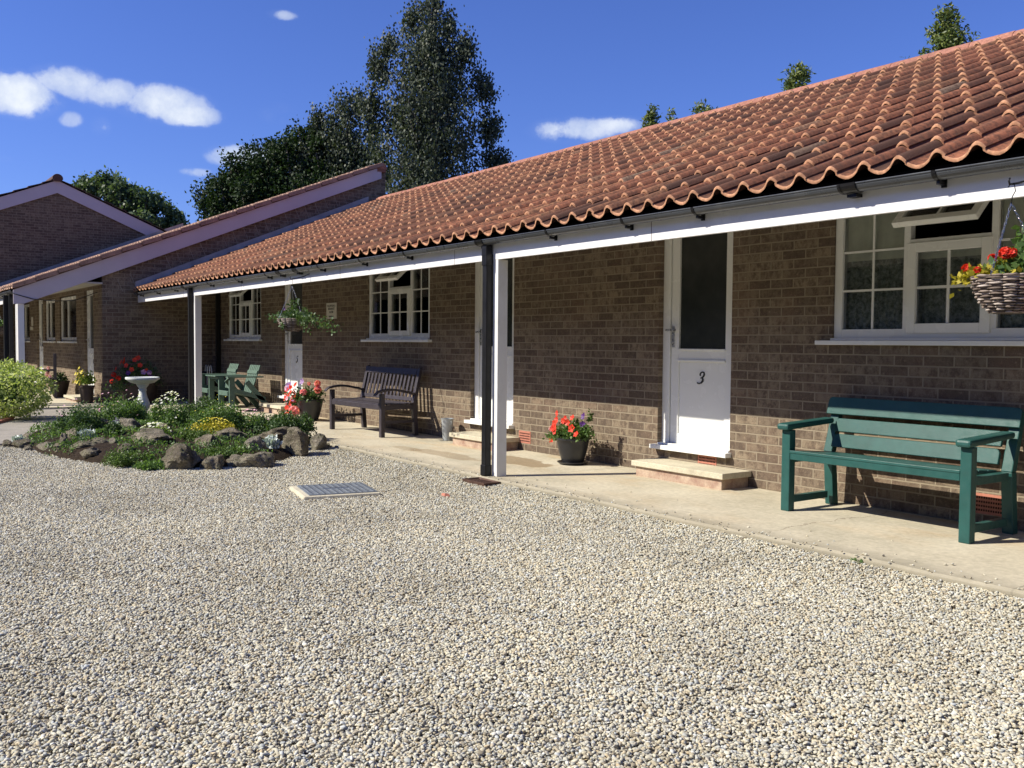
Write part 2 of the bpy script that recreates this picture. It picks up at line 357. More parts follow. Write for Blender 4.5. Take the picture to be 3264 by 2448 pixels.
# ------------------------------------------------------------------ mesh helpers
class MB:
    def __init__(s): s.v = []; s.f = []; s.a = {}
    def add(s, vs, fs, **attrs):
        b = len(s.v); s.v.extend([tuple(v) for v in vs]); n0 = len(s.f); s.f.extend([tuple(b+i for i in f) for f in fs])
        for k, val in attrs.items(): s.a.setdefault(k, {}).update({i: val for i in range(n0, len(s.f))})
        return s
    def box(s, x0, x1, y0, y1, z0, z1, **at):
        return s.add([(x0,y0,z0),(x1,y0,z0),(x1,y1,z0),(x0,y1,z0),(x0,y0,z1),(x1,y0,z1),(x1,y1,z1),(x0,y1,z1)],
              [(0,3,2,1),(4,5,6,7),(0,1,5,4),(1,2,6,5),(2,3,7,6),(3,0,4,7)], **at)
    def obox(s, c, size, rot=None, **at):
        h = [v/2 for v in size]; Rm = rot or Matrix.Identity(3); c = Vector(c)
        P = [c + Rm @ Vector((a*h[0], b*h[1], d*h[2])) for d in (-1, 1) for a, b in ((-1,-1),(1,-1),(1,1),(-1,1))]
        return s.add(P, [(0,3,2,1),(4,5,6,7),(0,1,5,4),(1,2,6,5),(2,3,7,6),(3,0,4,7)], **at)
    def bar(s, p, q, wdt, thk, upv=(0,0,1), **at):
        p = Vector(p); q = Vector(q); d = (q-p); ln = d.length; d.normalize(); u = Vector(upv); sx = d.cross(u).normalized(); u2 = sx.cross(d)
        Rm = Matrix((sx, d, u2)).transposed(); return s.obox((p+q)/2, (wdt, ln, thk), Rm, **at)
    def tube(s, pts, r, n=8, cap=True, **at):
        pts = [Vector(p) for p in pts]; rr = r if isinstance(r, (list, tuple)) else [r]*len(pts); V = []; F = []
        prev = None
        for i, p in enumerate(pts):
            d = (pts[min(i+1, len(pts)-1)] - pts[max(i-1, 0)]).normalized()
            a = Vector((0,0,1)) if abs(d.z) < .9 else Vector((1,0,0))
            if prev is not None: sx = (prev - d*prev.dot(d)).normalized()
            else: sx = d.cross(a).normalized()
            prev = sx; sy = d.cross(sx)
            for k in range(n):
                t = 2*math.pi*k/n; V.append(p + sx*math.cos(t)*rr[i] + sy*math.sin(t)*rr[i])
        for i in range(len(pts)-1):
            for k in range(n):
                a = i*n+k; b = i*n+(k+1) % n; F.append((a, b, b+n, a+n))
        if cap: F.append(tuple(range(n))[::-1]); F.append(tuple(range((len(pts)-1)*n, len(pts)*n)))
        return s.add(V, F, **at)
    def lathe(s, prof, n=32, c=(0,0,0), **at):
        V = []; F = []
        for r, z in prof:
            for k in range(n):
                t = 2*math.pi*k/n; V.append((c[0]+r*math.cos(t), c[1]+r*math.sin(t), c[2]+z))
        for i in range(len(prof)-1):
            for k in range(n):
                a = i*n+k; b = i*n+(k+1) % n; F.append((a, b, b+n, a+n))
        F.append(tuple(range(n))[::-1]); F.append(tuple(range((len(prof)-1)*n, len(prof)*n)))
        return s.add(V, F, **at)
    def prism(s, poly, axis, a0, a1, **at):
        """polygon in the two axes left after `axis`, extruded from a0 to a1"""
        def mk(p, a):
            return {'x': (a, p[0], p[1]), 'y': (p[0], a, p[1]), 'z': (p[0], p[1], a)}[axis]
        n = len(poly); V = [mk(p, a0) for p in poly] + [mk(p, a1) for p in poly]
        F = [tuple(range(n)), tuple(range(n, 2*n))[::-1]] + [(i, i+n, (i+1) % n+n, (i+1) % n) for i in range(n)]
        return s.add(V, F, **at)
    def build(s, name, mat, parent=None, loc=None, smooth=False, bevel=0, autosmooth=False):
        me = bpy.data.meshes.new(name); me.from_pydata(s.v, [], s.f)
        bm = bmesh.new(); bm.from_mesh(me)
        lay = {k: bm.faces.layers.float.new(k) for k in s.a}
        if s.a:
            bm.faces.ensure_lookup_table()
            for k, d in s.a.items():
                for i, v in d.items(): bm.faces[i][lay[k]] = v
        bmesh.ops.recalc_face_normals(bm, faces=bm.faces); bm.to_mesh(me); bm.free()
        if smooth:
            me.polygons.foreach_set('use_smooth', [True]*len(me.polygons))
        o = bpy.data.objects.new(name, me); col.objects.link(o)
        me.materials.append(MAT[mat] if isinstance(mat, str) else mat)
        if parent is not None: o.parent = parent
        if loc is not None: o.location = loc
        if bevel:
            b = o.modifiers.new('bevel', 'BEVEL'); b.width = bevel; b.segments = 2; b.limit_method = 'ANGLE'; b.angle_limit = R(40)
        if autosmooth:
            me.polygons.foreach_set('use_smooth', [True]*len(me.polygons))
            try:
                me.set_sharp_from_angle(angle=R(40))
            except Exception: pass
        return o
def tag(o, label=None, cat=None, group=None, kind=None):
    if label: o['label'] = label
    if cat: o['category'] = cat
    if group: o['group'] = group
    if kind: o['kind'] = kind
    return o
def empty(name, loc, label, cat, group=None, rz=0):
    o = bpy.data.objects.new(name, None); col.objects.link(o); o.location = loc; o.rotation_euler.z = rz
    o.empty_display_size = .1
    return tag(o, label, cat, group)

rng = np.random.default_rng(7)
def np_mesh(name, V, Fq, mat, parent=None, attrs=None, smooth=False, loc=None):
    """V (n,3), Fq (m,k) constant face size"""
    me = bpy.data.meshes.new(name); k = Fq.shape[1]
    me.vertices.add(len(V)); me.vertices.foreach_set('co', V.astype(np.float32).ravel())
    me.loops.add(Fq.size); me.loops.foreach_set('vertex_index', Fq.astype(np.int32).ravel())
    me.polygons.add(len(Fq)); me.polygons.foreach_set('loop_start', np.arange(0, Fq.size, k, dtype=np.int32))
    me.polygons.foreach_set('loop_total', np.full(len(Fq), k, dtype=np.int32))
    if smooth: me.polygons.foreach_set('use_smooth', np.ones(len(Fq), dtype=bool))
    me.update(calc_edges=True)
    for an, av in (attrs or {}).items():
        a = me.attributes.new(an, 'FLOAT', 'FACE'); a.data.foreach_set('value', av.astype(np.float32))
    o = bpy.data.objects.new(name, me); col.objects.link(o); me.materials.append(MAT[mat] if isinstance(mat, str) else mat)
    if parent is not None: o.parent = parent
    if loc is not None: o.location = loc
    return o
def leaf_geo(C, size, mode='any', aspect=.6, tint=None):
    n = len(C); size = np.broadcast_to(size, (n,))*rng.uniform(.7, 1.3, n)
    d = rng.normal(size=(n, 3))
    if mode == 'hang': d[:, 2] = -np.abs(d[:, 2])-1.3
    if mode == 'up': d[:, 2] = np.abs(d[:, 2])*.8+.5
    d /= np.linalg.norm(d, axis=1)[:, None]
    s = np.cross(d, rng.normal(size=(n, 3))); s /= np.linalg.norm(s, axis=1)[:, None]
    nn = np.cross(d, s)
    L_ = size[:, None]; w_ = L_*aspect*.5
    V = np.stack([C, C+d*L_*.45+s*w_+nn*w_*.25, C+d*L_, C+d*L_*.45-s*w_+nn*w_*.25], 1).reshape(-1, 3)
    F = np.arange(4*n).reshape(n, 4)
    t = rng.random(n) if tint is None else np.clip(tint+rng.normal(0, .18, n), 0, 1)
    return V, F, t
def leaves(name, C, size, mat, parent=None, mode='any', aspect=.6, tint=None):
    V, F, t = leaf_geo(np.asarray(C, float), size, mode, aspect, tint)
    return np_mesh(name, V, F, mat, parent, {'tint': t})
exec_parts = []
# ------------------------------------------------------------------ ground
GZ = -0.07
g = MB(); g.add([(-400,-400,GZ),(400,-400,GZ),(400,400,GZ),(-400,400,GZ)], [(0,1,2,3)])
tag(g.build('ground', 'gravel'), 'flat gravelled courtyard ground', kind='structure')
l_ = MB(); l_.add([(-60,-60,GZ+.006),(40,-60,GZ+.006),(40,-11.5,GZ+.006),(-60,-11.5,GZ+.006)], [(0,1,2,3)])  # dark ground added out of view, so less light bounces onto the wall
tag(l_.build('lawn', 'lawn'), 'unseen lawn added behind the viewer to cut light bounced off the ground', kind='structure')
# paved walkway along the rooms
p = MB(); xs = np.arange(-18.5, 3.01, .25); top = []; V = []; F = []
def edge_y(x): return -1.53 + .012*math.sin(x*3.1) + .008*math.sin(x*7.7+1)
for x in xs:
    e = edge_y(x); V += [(x, .02, 0), (x, e+.02, 0), (x, e, -.012), (x, e-.004, -.16)]
for i in range(len(xs)-1):
    for j in range(3): F.append((4*i+j, 4*i+j+1, 4*i+4+j+1, 4*i+4+j))
p.add(V, F); p.add([(-18.5,.02,0),(-18.5,-1.5,0),(-18.5,-1.5,-.16),(-18.5,.02,-.16)], [(0,1,2,3)])
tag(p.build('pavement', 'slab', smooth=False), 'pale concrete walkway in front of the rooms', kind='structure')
p = MB(); p.box(-30.2, -18.45, -3.62, 3.0, -.2, -.012)
tag(p.build('pavement', 'conc'), 'pale concrete terrace in front of the far rooms', kind='structure')
p = MB(); p.prism([(-18.45,-3.4),(-18.45,-.02),(-18.51,-.02),(-16.2,-1.52),(-15.0,-1.53),(-13.6,-3.9),(-12.6,-4.6),(-12.6,-5.6),(-15.2,-4.6),(-16.4,-4.0),(-17.6,-3.5)], 'z', -.2, -.045)
tag(p.build('path', 'conc_grey'), 'grey concrete path beside the rock garden', kind='structure')
# red brick edging of the path
k = MB()
pa, pb = Vector((-16.3, -4.06, -.04)), Vector((-12.6, -5.62, -.04))
nb = 18
for i in range(nb):
    a = pa.lerp(pb, i/nb); b = pa.lerp(pb, (i+.94)/nb); k.bar(a, b, .10, .07)
tag(k.build('brick_edging', 'kerbbrick', bevel=.004), 'red brick edging along the left side of the grey path', 'edging')

# loose pebbles near the viewer: one scattered covering
def pebble_field():
    P = []; F = []; st = .25
    cx, cy = 0.0, -6.205; dens = []
    X = np.arange(-14, 1.0, st); Y = np.arange(-7.2, -1.54, st)
    for x in X:
        for y in Y:
            mx, my = x+st/2, y+st/2; dx, dy = mx-cx, my-cy
            dep = dx*fw.x+dy*fw.y; lat = dx*rt.x+dy*rt.y
            if dep < 1.9 or dep > 12.5 or abs(lat) > dep*.56+.5: continue
            # rock garden footprint and path
            if mx < -9.3 and ((mx+12.0)/2.55)**2+((my+3.0)/1.22)**2 < 1.0: continue
            if mx < -12.4: continue
            y1 = min(y+st, -1.535); b = len(P)
            gh = lambda yy: GZ+.03*max(0, (yy+2.1)/.57)
            P += [(x, y, gh(y)), (x+st, y, gh(y)), (x+st, y1, gh(y1)), (x, y1, gh(y1))]; F.append((b, b+1, b+2, b+3))
            dens.append(11500 if dep < 6 else 11500-(dep-6)*1100)
    for x in np.arange(-12, .5, st):
        for ya_, yb_, dn in ((-1.535, -1.47, 420), (-1.47, -1.30, 45), (-1.30, -.9, 8)):
            b = len(P); P += [(x, ya_, -.004), (x+st, ya_, -.004), (x+st, yb_, -.004), (x, yb_, -.004)]; F.append((b, b+1, b+2, b+3)); dens.append(dn)
    me = bpy.data.meshes.new('gravel'); me.from_pydata(P, [], F)
    a = me.attributes.new('dens', 'FLOAT', 'FACE'); a.data.foreach_set('value', np.array(dens, dtype=np.float32))
    me.materials.append(MAT['gravel'])
    o = bpy.data.objects.new('gravel', me); col.objects.link(o)
    ng = bpy.data.node_groups.new('pebble_scatter', 'GeometryNodeTree')
    ng.interface.new_socket('Geometry', in_out='INPUT', socket_type='NodeSocketGeometry')
    ng.interface.new_socket('Geometry', in_out='OUTPUT', socket_type='NodeSocketGeometry')
    nn = ng.nodes; ln = ng.links.new
    gi = nn.new('NodeGroupInput'); go = nn.new('NodeGroupOutput')
    dp = nn.new('GeometryNodeDistributePointsOnFaces'); dp.distribute_method = 'RANDOM'
    na = nn.new('GeometryNodeInputNamedAttribute'); na.data_type = 'FLOAT'; na.inputs['Name'].default_value = 'dens'
    ln(gi.outputs[0], dp.inputs['Mesh']); ln(na.outputs['Attribute'], dp.inputs['Density'])
    ic = nn.new('GeometryNodeMeshIcoSphere'); ic.inputs['Subdivisions'].default_value = 2; ic.inputs['Radius'].default_value = 1
    # lumpy pebble
    ps = nn.new('GeometryNodeSetPosition'); tn = nn.new('ShaderNodeTexNoise'); tn.inputs['Scale'].default_value = 1.1
    vm = nn.new('ShaderNodeVectorMath'); vm.operation = 'SUBTRACT'; vm.inputs[1].default_value = (.5, .5, .5)
    ln(tn.outputs['Color'], vm.inputs[0]); ln(vm.outputs[0], ps.inputs['Offset']); ln(ic.outputs['Mesh'], ps.inputs['Geometry'])
    sm = nn.new('GeometryNodeSetShadeSmooth'); ln(ps.outputs[0], sm.inputs[0])
    mt = nn.new('GeometryNodeSetMaterial'); mt.inputs['Material'].default_value = MAT['pebble']; ln(sm.outputs[0], mt.inputs[0])
    ip = nn.new('GeometryNodeInstanceOnPoints'); ln(dp.outputs['Points'], ip.inputs['Points']); ln(mt.outputs[0], ip.inputs['Instance'])
    rv = nn.new('FunctionNodeRandomValue'); rv.data_type = 'FLOAT_VECTOR'
    rv.inputs['Min'].default_value = (-.5, -.5, 0); rv.inputs['Max'].default_value = (.5, .5, 6.283); ln(rv.outputs[0], ip.inputs['Rotation'])
    rs = nn.new('FunctionNodeRandomValue'); rs.data_type = 'FLOAT_VECTOR'; rs.inputs['Seed'].default_value = 3
    rs.inputs['Min'].default_value = (.0048, .0036, .0026); rs.inputs['Max'].default_value = (.0096, .0072, .0054)
    r2 = nn.new('FunctionNodeRandomValue'); r2.data_type = 'FLOAT'; r2.inputs['Seed'].default_value = 9
    r2.inputs[2].default_value = 0; r2.inputs[3].default_value = 1
    pw = nn.new('ShaderNodeMath'); pw.operation = 'POWER'; pw.inputs[1].default_value = 6; ln(r2.outputs[1], pw.inputs[0])
    ma = nn.new('ShaderNodeMath'); ma.operation = 'MULTIPLY_ADD'; ma.inputs[1].default_value = .65; ma.inputs[2].default_value = .95; ln(pw.outputs[0], ma.inputs[0])
    vs_ = nn.new('ShaderNodeVectorMath'); vs_.operation = 'SCALE'; ln(rs.outputs[0], vs_.inputs[0]); ln(ma.outputs[0], vs_.inputs['Scale'])
    ln(vs_.outputs[0], ip.inputs['Scale'])
    # pile them unevenly
    tr = nn.new('GeometryNodeTranslateInstances'); rz_ = nn.new('FunctionNodeRandomValue'); rz_.data_type = 'FLOAT_VECTOR'; rz_.inputs['Seed'].default_value = 5
    rz_.inputs['Min'].default_value = (0, 0, .001); rz_.inputs['Max'].default_value = (0, 0, .013)
    ln(ip.outputs[0], tr.inputs['Instances']); ln(rz_.outputs[0], tr.inputs['Translation']); tr.inputs['Local Space'].default_value = False
    ln(tr.outputs[0], go.inputs[0])
    md = o.modifiers.new('scatter', 'NODES'); md.node_group = ng
    tag(o, 'loose rounded beige and grey pebbles covering the yard', kind='stuff')
pebble_field()

# ------------------------------------------------------------------ building pieces
def wall_y(mb, x0, x1, y, z0, ztop, holes, thick=.2):
    """wall facing -y with rectangular holes (x0,x1,z0,z1); front, back and reveals"""
    X = sorted({x0, x1, *[h[0] for h in holes], *[h[1] for h in holes]}); Z = sorted({z0, ztop, *[h[2] for h in holes], *[h[3] for h in holes]})
    def solid(a, b, c, d):
        mx, mz = (a+b)/2, (c+d)/2
        return not any(h[0] < mx < h[1] and h[2] < mz < h[3] for h in holes)
    for a, b in zip(X, X[1:]):
        for c, d in zip(Z, Z[1:]):
            if solid(a, b, c, d):
                mb.add([(a,y,c),(b,y,c),(b,y,d),(a,y,d)], [(0,1,2,3)]); mb.add([(a,y+thick,c),(b,y+thick,c),(b,y+thick,d),(a,y+thick,d)], [(3,2,1,0)])
    for a, b, c, d in holes:
        for q in ([(a,y,c),(a,y+thick,c),(a,y+thick,d),(a,y,d)], [(b,y,c),(b,y+thick,c),(b,y+thick,d),(b,y,d)],
                  [(a,y,d),(b,y,d),(b,y+thick,d),(a,y+thick,d)], [(a,y,c),(b,y,c),(b,y+thick,c),(a,y+thick,c)]):
            mb.add(q, [(0,1,2,3)])

def pan_profile(u):
    # trough then narrow roll, u in 0..1 across a tile
    if u < .62: return .006-.034*math.sin(math.pi*u/.62)**.85
    t = (u-.62)/.38; return .006+.036*math.sin(math.pi*t)**.95
US = [0, .06, .14, .24, .34, .44, .53, .60, .66, .72, .78, .84, .90, .95, 1.0]
def tiled_roof(name, mat, x0, ncol, y0, z0, slope, rows, parent, pitch=.2135, gauge_h=.361, seed=3, last=.0):
    rg = random.Random(seed); sl = math.hypot(1, slope); g_ = gauge_h*sl; sy, sz = 1/sl, slope/sl; ny, nz = -slope/sl, 1/sl
    V = []; F = []; T = []; FR = []; th = .015
    for r in range(rows):
        for c in range(ncol):
            t = rg.random(); j = rg.uniform(-.006, .006); jn = rg.uniform(-.003, .004); jx = rg.uniform(-.003, .003)
            if rg.random() < .012: t = 1.0
            elif t > .975: t = .93
            s0 = r*g_+j; s1 = s0+g_+.055
            if r == rows-1: s1 = s0+g_*(last or 1)
            n0 = .026+jn; n1 = .002
            b = len(V); m = len(US)
            for s_, nn_, dz in ((s0, n0, -th), (s0, n0, 0.0), (s0+.012, n0+.001, .0015), (s1, n1, 0.0)):
                for u in US:
                    h = pan_profile(u)+nn_+dz
                    # the overlapped left lip sits a touch lower than the neighbour's roll
                    V.append((x0+c*pitch+jx+u*(pitch+.012), y0+s_*sy+h*ny, z0+s_*sz+h*nz))
            for k_ in range(3):
                for i in range(m-1):
                    F.append((b+k_*m+i, b+k_*m+i+1, b+(k_+1)*m+i+1, b+(k_+1)*m+i)); T.append(t)
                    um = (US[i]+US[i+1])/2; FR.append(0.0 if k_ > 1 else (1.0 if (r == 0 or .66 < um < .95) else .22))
            # closed sides so that the verge shows a thickness
            if c == ncol-1 or c == 0:
                e = m-1 if c == ncol-1 else 0
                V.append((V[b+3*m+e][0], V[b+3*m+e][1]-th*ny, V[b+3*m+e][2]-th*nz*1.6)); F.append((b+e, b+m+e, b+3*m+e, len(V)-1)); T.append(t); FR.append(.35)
    return np_mesh(name, np.array(V), np.array(F), mat, parent, {'tint': np.array(T), 'fresh': np.array(FR)})

def ridge(name, x0, x1, y, z, r, parent, mat='ridge', seg=.455):
    rg = random.Random(5); mb = MB(); x = x0
    while x < x1-.02:
        e = min(x+seg-.007, x1); t = rg.choice([.3, .45, .5, .6, .62, .7, .4]); n = 14; V = []
        dz = rg.uniform(-.004, .004)
        for xx, rr in ((x, r), (x+.012, r+.004), (e-.012, r+.004), (e, r)):
            for k_ in range(n+1):
                a = math.pi*(-.06+1.12*k_/n); V.append((xx, y-rr*math.cos(a), z+dz+rr*.92*math.sin(a)))
        F = []
        for s_ in range(3):
            for k_ in range(n): F.append((s_*(n+1)+k_, s_*(n+1)+k_+1, (s_+1)*(n+1)+k_+1, (s_+1)*(n+1)+k_))
        F.append(tuple(range(n+1))); F.append(tuple(range(3*(n+1), 4*(n+1)))[::-1])
        mb.add(V, F, tint=t, fresh=.0); x += seg
    mb.box(x0+.02, x1-.02, y-r*.85, y+r*.85, z-.08, z+r*.5, tint=.1, fresh=0.)
    o = mb.build(name, mat, parent); return o

def gutter(parent, x0, x1, yc, ztop, brackets, joints):
    n = 10; r = .050; t = .004; V = []; F = []
    mb = MB()
    pts = []
    for k_ in range(n+1):
        a = math.pi*k_/n; pts.append((yc-r*math.cos(a), ztop-r*math.sin(a)*.86))
    for k_ in range(n, -1, -1):
        a = math.pi*k_/n; pts.append((yc-(r-t)*math.cos(a), ztop-(r-t)*math.sin(a)*.86))
    mb.prism(pts, 'x', x0, x1)
    mb.tube([(x0, yc-r, ztop), (x1, yc-r, ztop)], .005, 6)
    go_ = mb.build('gutter', 'gutter', parent)
    for x in brackets:
        b = MB(); pp = []
        for k_ in range(n+1):
            a = math.pi*k_/n; pp.append((yc-(r+.006)*math.cos(a), ztop+.004-(r+.006)*math.sin(a)*.88))
        for k_ in range(n, -1, -1):
            a = math.pi*k_/n; pp.append((yc-(r+.0005)*math.cos(a), ztop+.002-(r+.0005)*math.sin(a)*.88))
        b.prism(pp, 'x', x-.012, x+.012)
        b.box(x-.009, x+.009, yc-.006, yc+.060, ztop-.064, ztop-.046)
        b.box(x-.014, x+.014, yc+.050, yc+.0605, ztop-.075, ztop-.0)
        b.build('gutter_bracket', 'black', go_)
    for x in joints:
        b = MB(); pp = []
        for k_ in range(n+1):
            a = math.pi*k_/n; pp.append((yc-(r+.008)*math.cos(a), ztop+.006-(r+.008)*math.sin(a)*.88))
        for k_ in range(n, -1, -1):
            a = math.pi*k_/n; pp.append((yc-(r+.0005)*math.cos(a), ztop+.002-(r+.0005)*math.sin(a)*.88))
        b.prism(pp, 'x', x-.055, x+.055)
        for dx in (-.05, .05):
            qq = [((yy-yc)*1.05+yc, (zz-ztop)*1.05+ztop) for yy, zz in pp]; b.prism(qq, 'x', x+dx-.008, x+dx+.008)
        b.box(x-.03, x+.03, yc+.0, yc+.0605, ztop-.066, ztop-.048)
        b.build('gutter_joint', 'black', go_)
    return go_

def frame_rect(mb, x0, x1, z0, z1, y0, y1, wd, wb=None, wt=None):
    wb = wb or wd; wt = wt or wd
    mb.box(x0, x0+wd, y0, y1, z0, z1); mb.box(x1-wd, x1, y0, y1, z0, z1)
    mb.box(x0+wd, x1-wd, y0+.0005, y1, z0, z0+wb); mb.box(x0+wd, x1-wd, y0+.0005, y1, z1-wt, z1)
def pane(name, x0, x1, z0, z1, y, parent, mat='glass', th=.012):
    mb = MB(); mb.box(x0, x1, y, y+th, z0, z1); return mb.build(name, mat, parent)

def numeral(ch, x, z, h, y, parent):
    """thick-thin italic numeral cut from a stroke; x,z centre"""
    if ch == '3': P = [(-.20,.20,.13),(-.23,.30,.12),(-.14,.42,.09),(.02,.46,.09),(.16,.40,.12),(.21,.26,.14),(.14,.10,.12),(.0,.01,.07),(-.12,-.02,.06),(.02,.0,.07),(.13,-.10,.14),(.14,-.24,.15),(.03,-.38,.12),(-.14,-.45,.09),(-.30,-.44,.08),(-.38,-.40,.08)]
    elif ch == '5': P = [(.30,.48,.10),(.12,.44,.13),(-.08,.43,.12),(-.10,.30,.07),(-.12,.12,.06),(.02,.12,.09),(.14,.02,.14),(.15,-.16,.16),(.06,-.34,.12),(-.10,-.45,.08),(-.24,-.43,.10),(-.28,-.34,.12)]
    elif ch == '6': P = [(.22,.44,.07),(.06,.42,.08),(-.12,.24,.12),(-.20,.0,.15),(-.18,-.24,.14),(-.04,-.42,.09),(.12,-.36,.11),(.18,-.18,.13),(.10,-.02,.10),(-.04,.0,.07),(-.14,-.10,.06)]
    else: P = [(-.1,.46,.06),(-.16,.2,.08),(-.2,-.02,.09),(.0,.0,.07),(.2,.02,.08),(.12,.3,.10),(.06,-.1,.12),(.0,-.45,.12)]
    mb = MB(); Q = []
    for i in range(len(P)-1):
        for s_ in range(3):
            t = s_/3; Q.append(tuple(P[i][k_]*(1-t)+P[i+1][k_]*t for k_ in range(3)))
    Q.append(P[-1])
    sh = lambda a, b: (x+(a+.16*b)*h, z+b*h)
    for j, (a, b, wd) in enumerate(Q):
        cx_, cz_ = sh(a, b); r = wd*h*.5; yy = y-.004-.0001*j
        mb.prism([(cx_+r*math.cos(k_*math.pi/5), cz_+r*math.sin(k_*math.pi/5)) for k_ in range(10)], 'y', yy, y)
        if j:
            a0, b0, w0 = Q[j-1]; p0 = Vector(sh(a0, b0)); p1 = Vector((cx_, cz_)); d = p1-p0
            if d.length > 1e-6:
                nrm = Vector((-d.y, d.x)).normalized(); r0 = w0*h*.5
                mb.prism([tuple(p0+nrm*r0), tuple(p1+nrm*r), tuple(p1-nrm*r), tuple(p0-nrm*r0)], 'y', yy-.00005, y)
    return mb.build('number', 'ink', parent)

def make_door(parent, x0, x1, z0, z1, ywall, num, curve=True, rec=.055):
    """opening x0..x1; white half-glazed door, handle on the left"""
    y = ywall+rec
    d = MB(); fwid = .07; lx0, lx1 = x0+.098, x1-.062; lz0, lz1 = z0+.03, z1-.045
    gx0, gx1, gz0, gz1 = lx0+.095, lx1-.065, lz0+.87, lz1-.06
    # leaf: stiles, rails, bottom panel
    yl = y+.012
    d.box(lx0, gx0, yl, yl+.045, lz0, lz1); d.box(gx1, lx1, yl, yl+.045, lz0, lz1)
    d.box(gx0, gx1, yl+.0005, yl+.045, gz1, lz1); d.box(gx0, gx1, yl+.0005, yl+.045, gz0-.10, gz0); d.box(gx0, gx1, yl+.0005, yl+.045, lz0, lz0+.09)
    d.box(gx0, gx1, yl+.014, yl+.04, lz0+.09, gz0-.10)
    for b in ((gx0-.012, gx1+.012, gz0-.016, gz0), (gx0-.012, gx1+.012, gz0-.118, gz0-.098)): d.box(b[0], b[1], yl-.012, yl+.002, b[2], b[3])
    leaf = d.build('door', 'upvc', parent, bevel=.003)
    f = MB(); f.box(x0, x0+.09, y, y+.07, z0, z1); f.box(x1-.056, x1, y, y+.07, z0, z1); f.box(x0+.09, x1-.056, y+.0005, y+.07, z1-.04, z1)
    f.build('door_frame', 'upvc', leaf, bevel=.003)
    th = MB(); th.box(x0-.03, x1+.02, ywall-.075, y+.07, z0-.028, z0+.012); th.box(x0+.01, x1-.01, ywall-.01, y+.05, z0+.012, z0+.028)
    th.build('threshold', 'upvc', leaf, bevel=.004)
    pane('pane', gx0, gx1, gz0, gz1, yl+.02, leaf, 'dglass')
    h = MB(); hx = lx0+.03; hz = gz0+.13
    h.box(hx-.014, hx+.014, yl-.012, yl, hz-.12, hz+.075); h.tube([(hx, yl, hz+.04), (hx, yl-.045, hz+.04)], .009, 8); h.box(hx-.055, hx+.06, yl-.055, yl-.038, hz+.030, hz+.050)
    h.tube([(hx, yl-.002, hz-.07), (hx, yl-.02, hz-.07)], .010, 10)
    h.build('handle', 'chrome', leaf, bevel=.002)
    if num: numeral(num, (gx0+gx1)/2+.0, gz0-.26, .115, yl+.014, leaf)
    return leaf

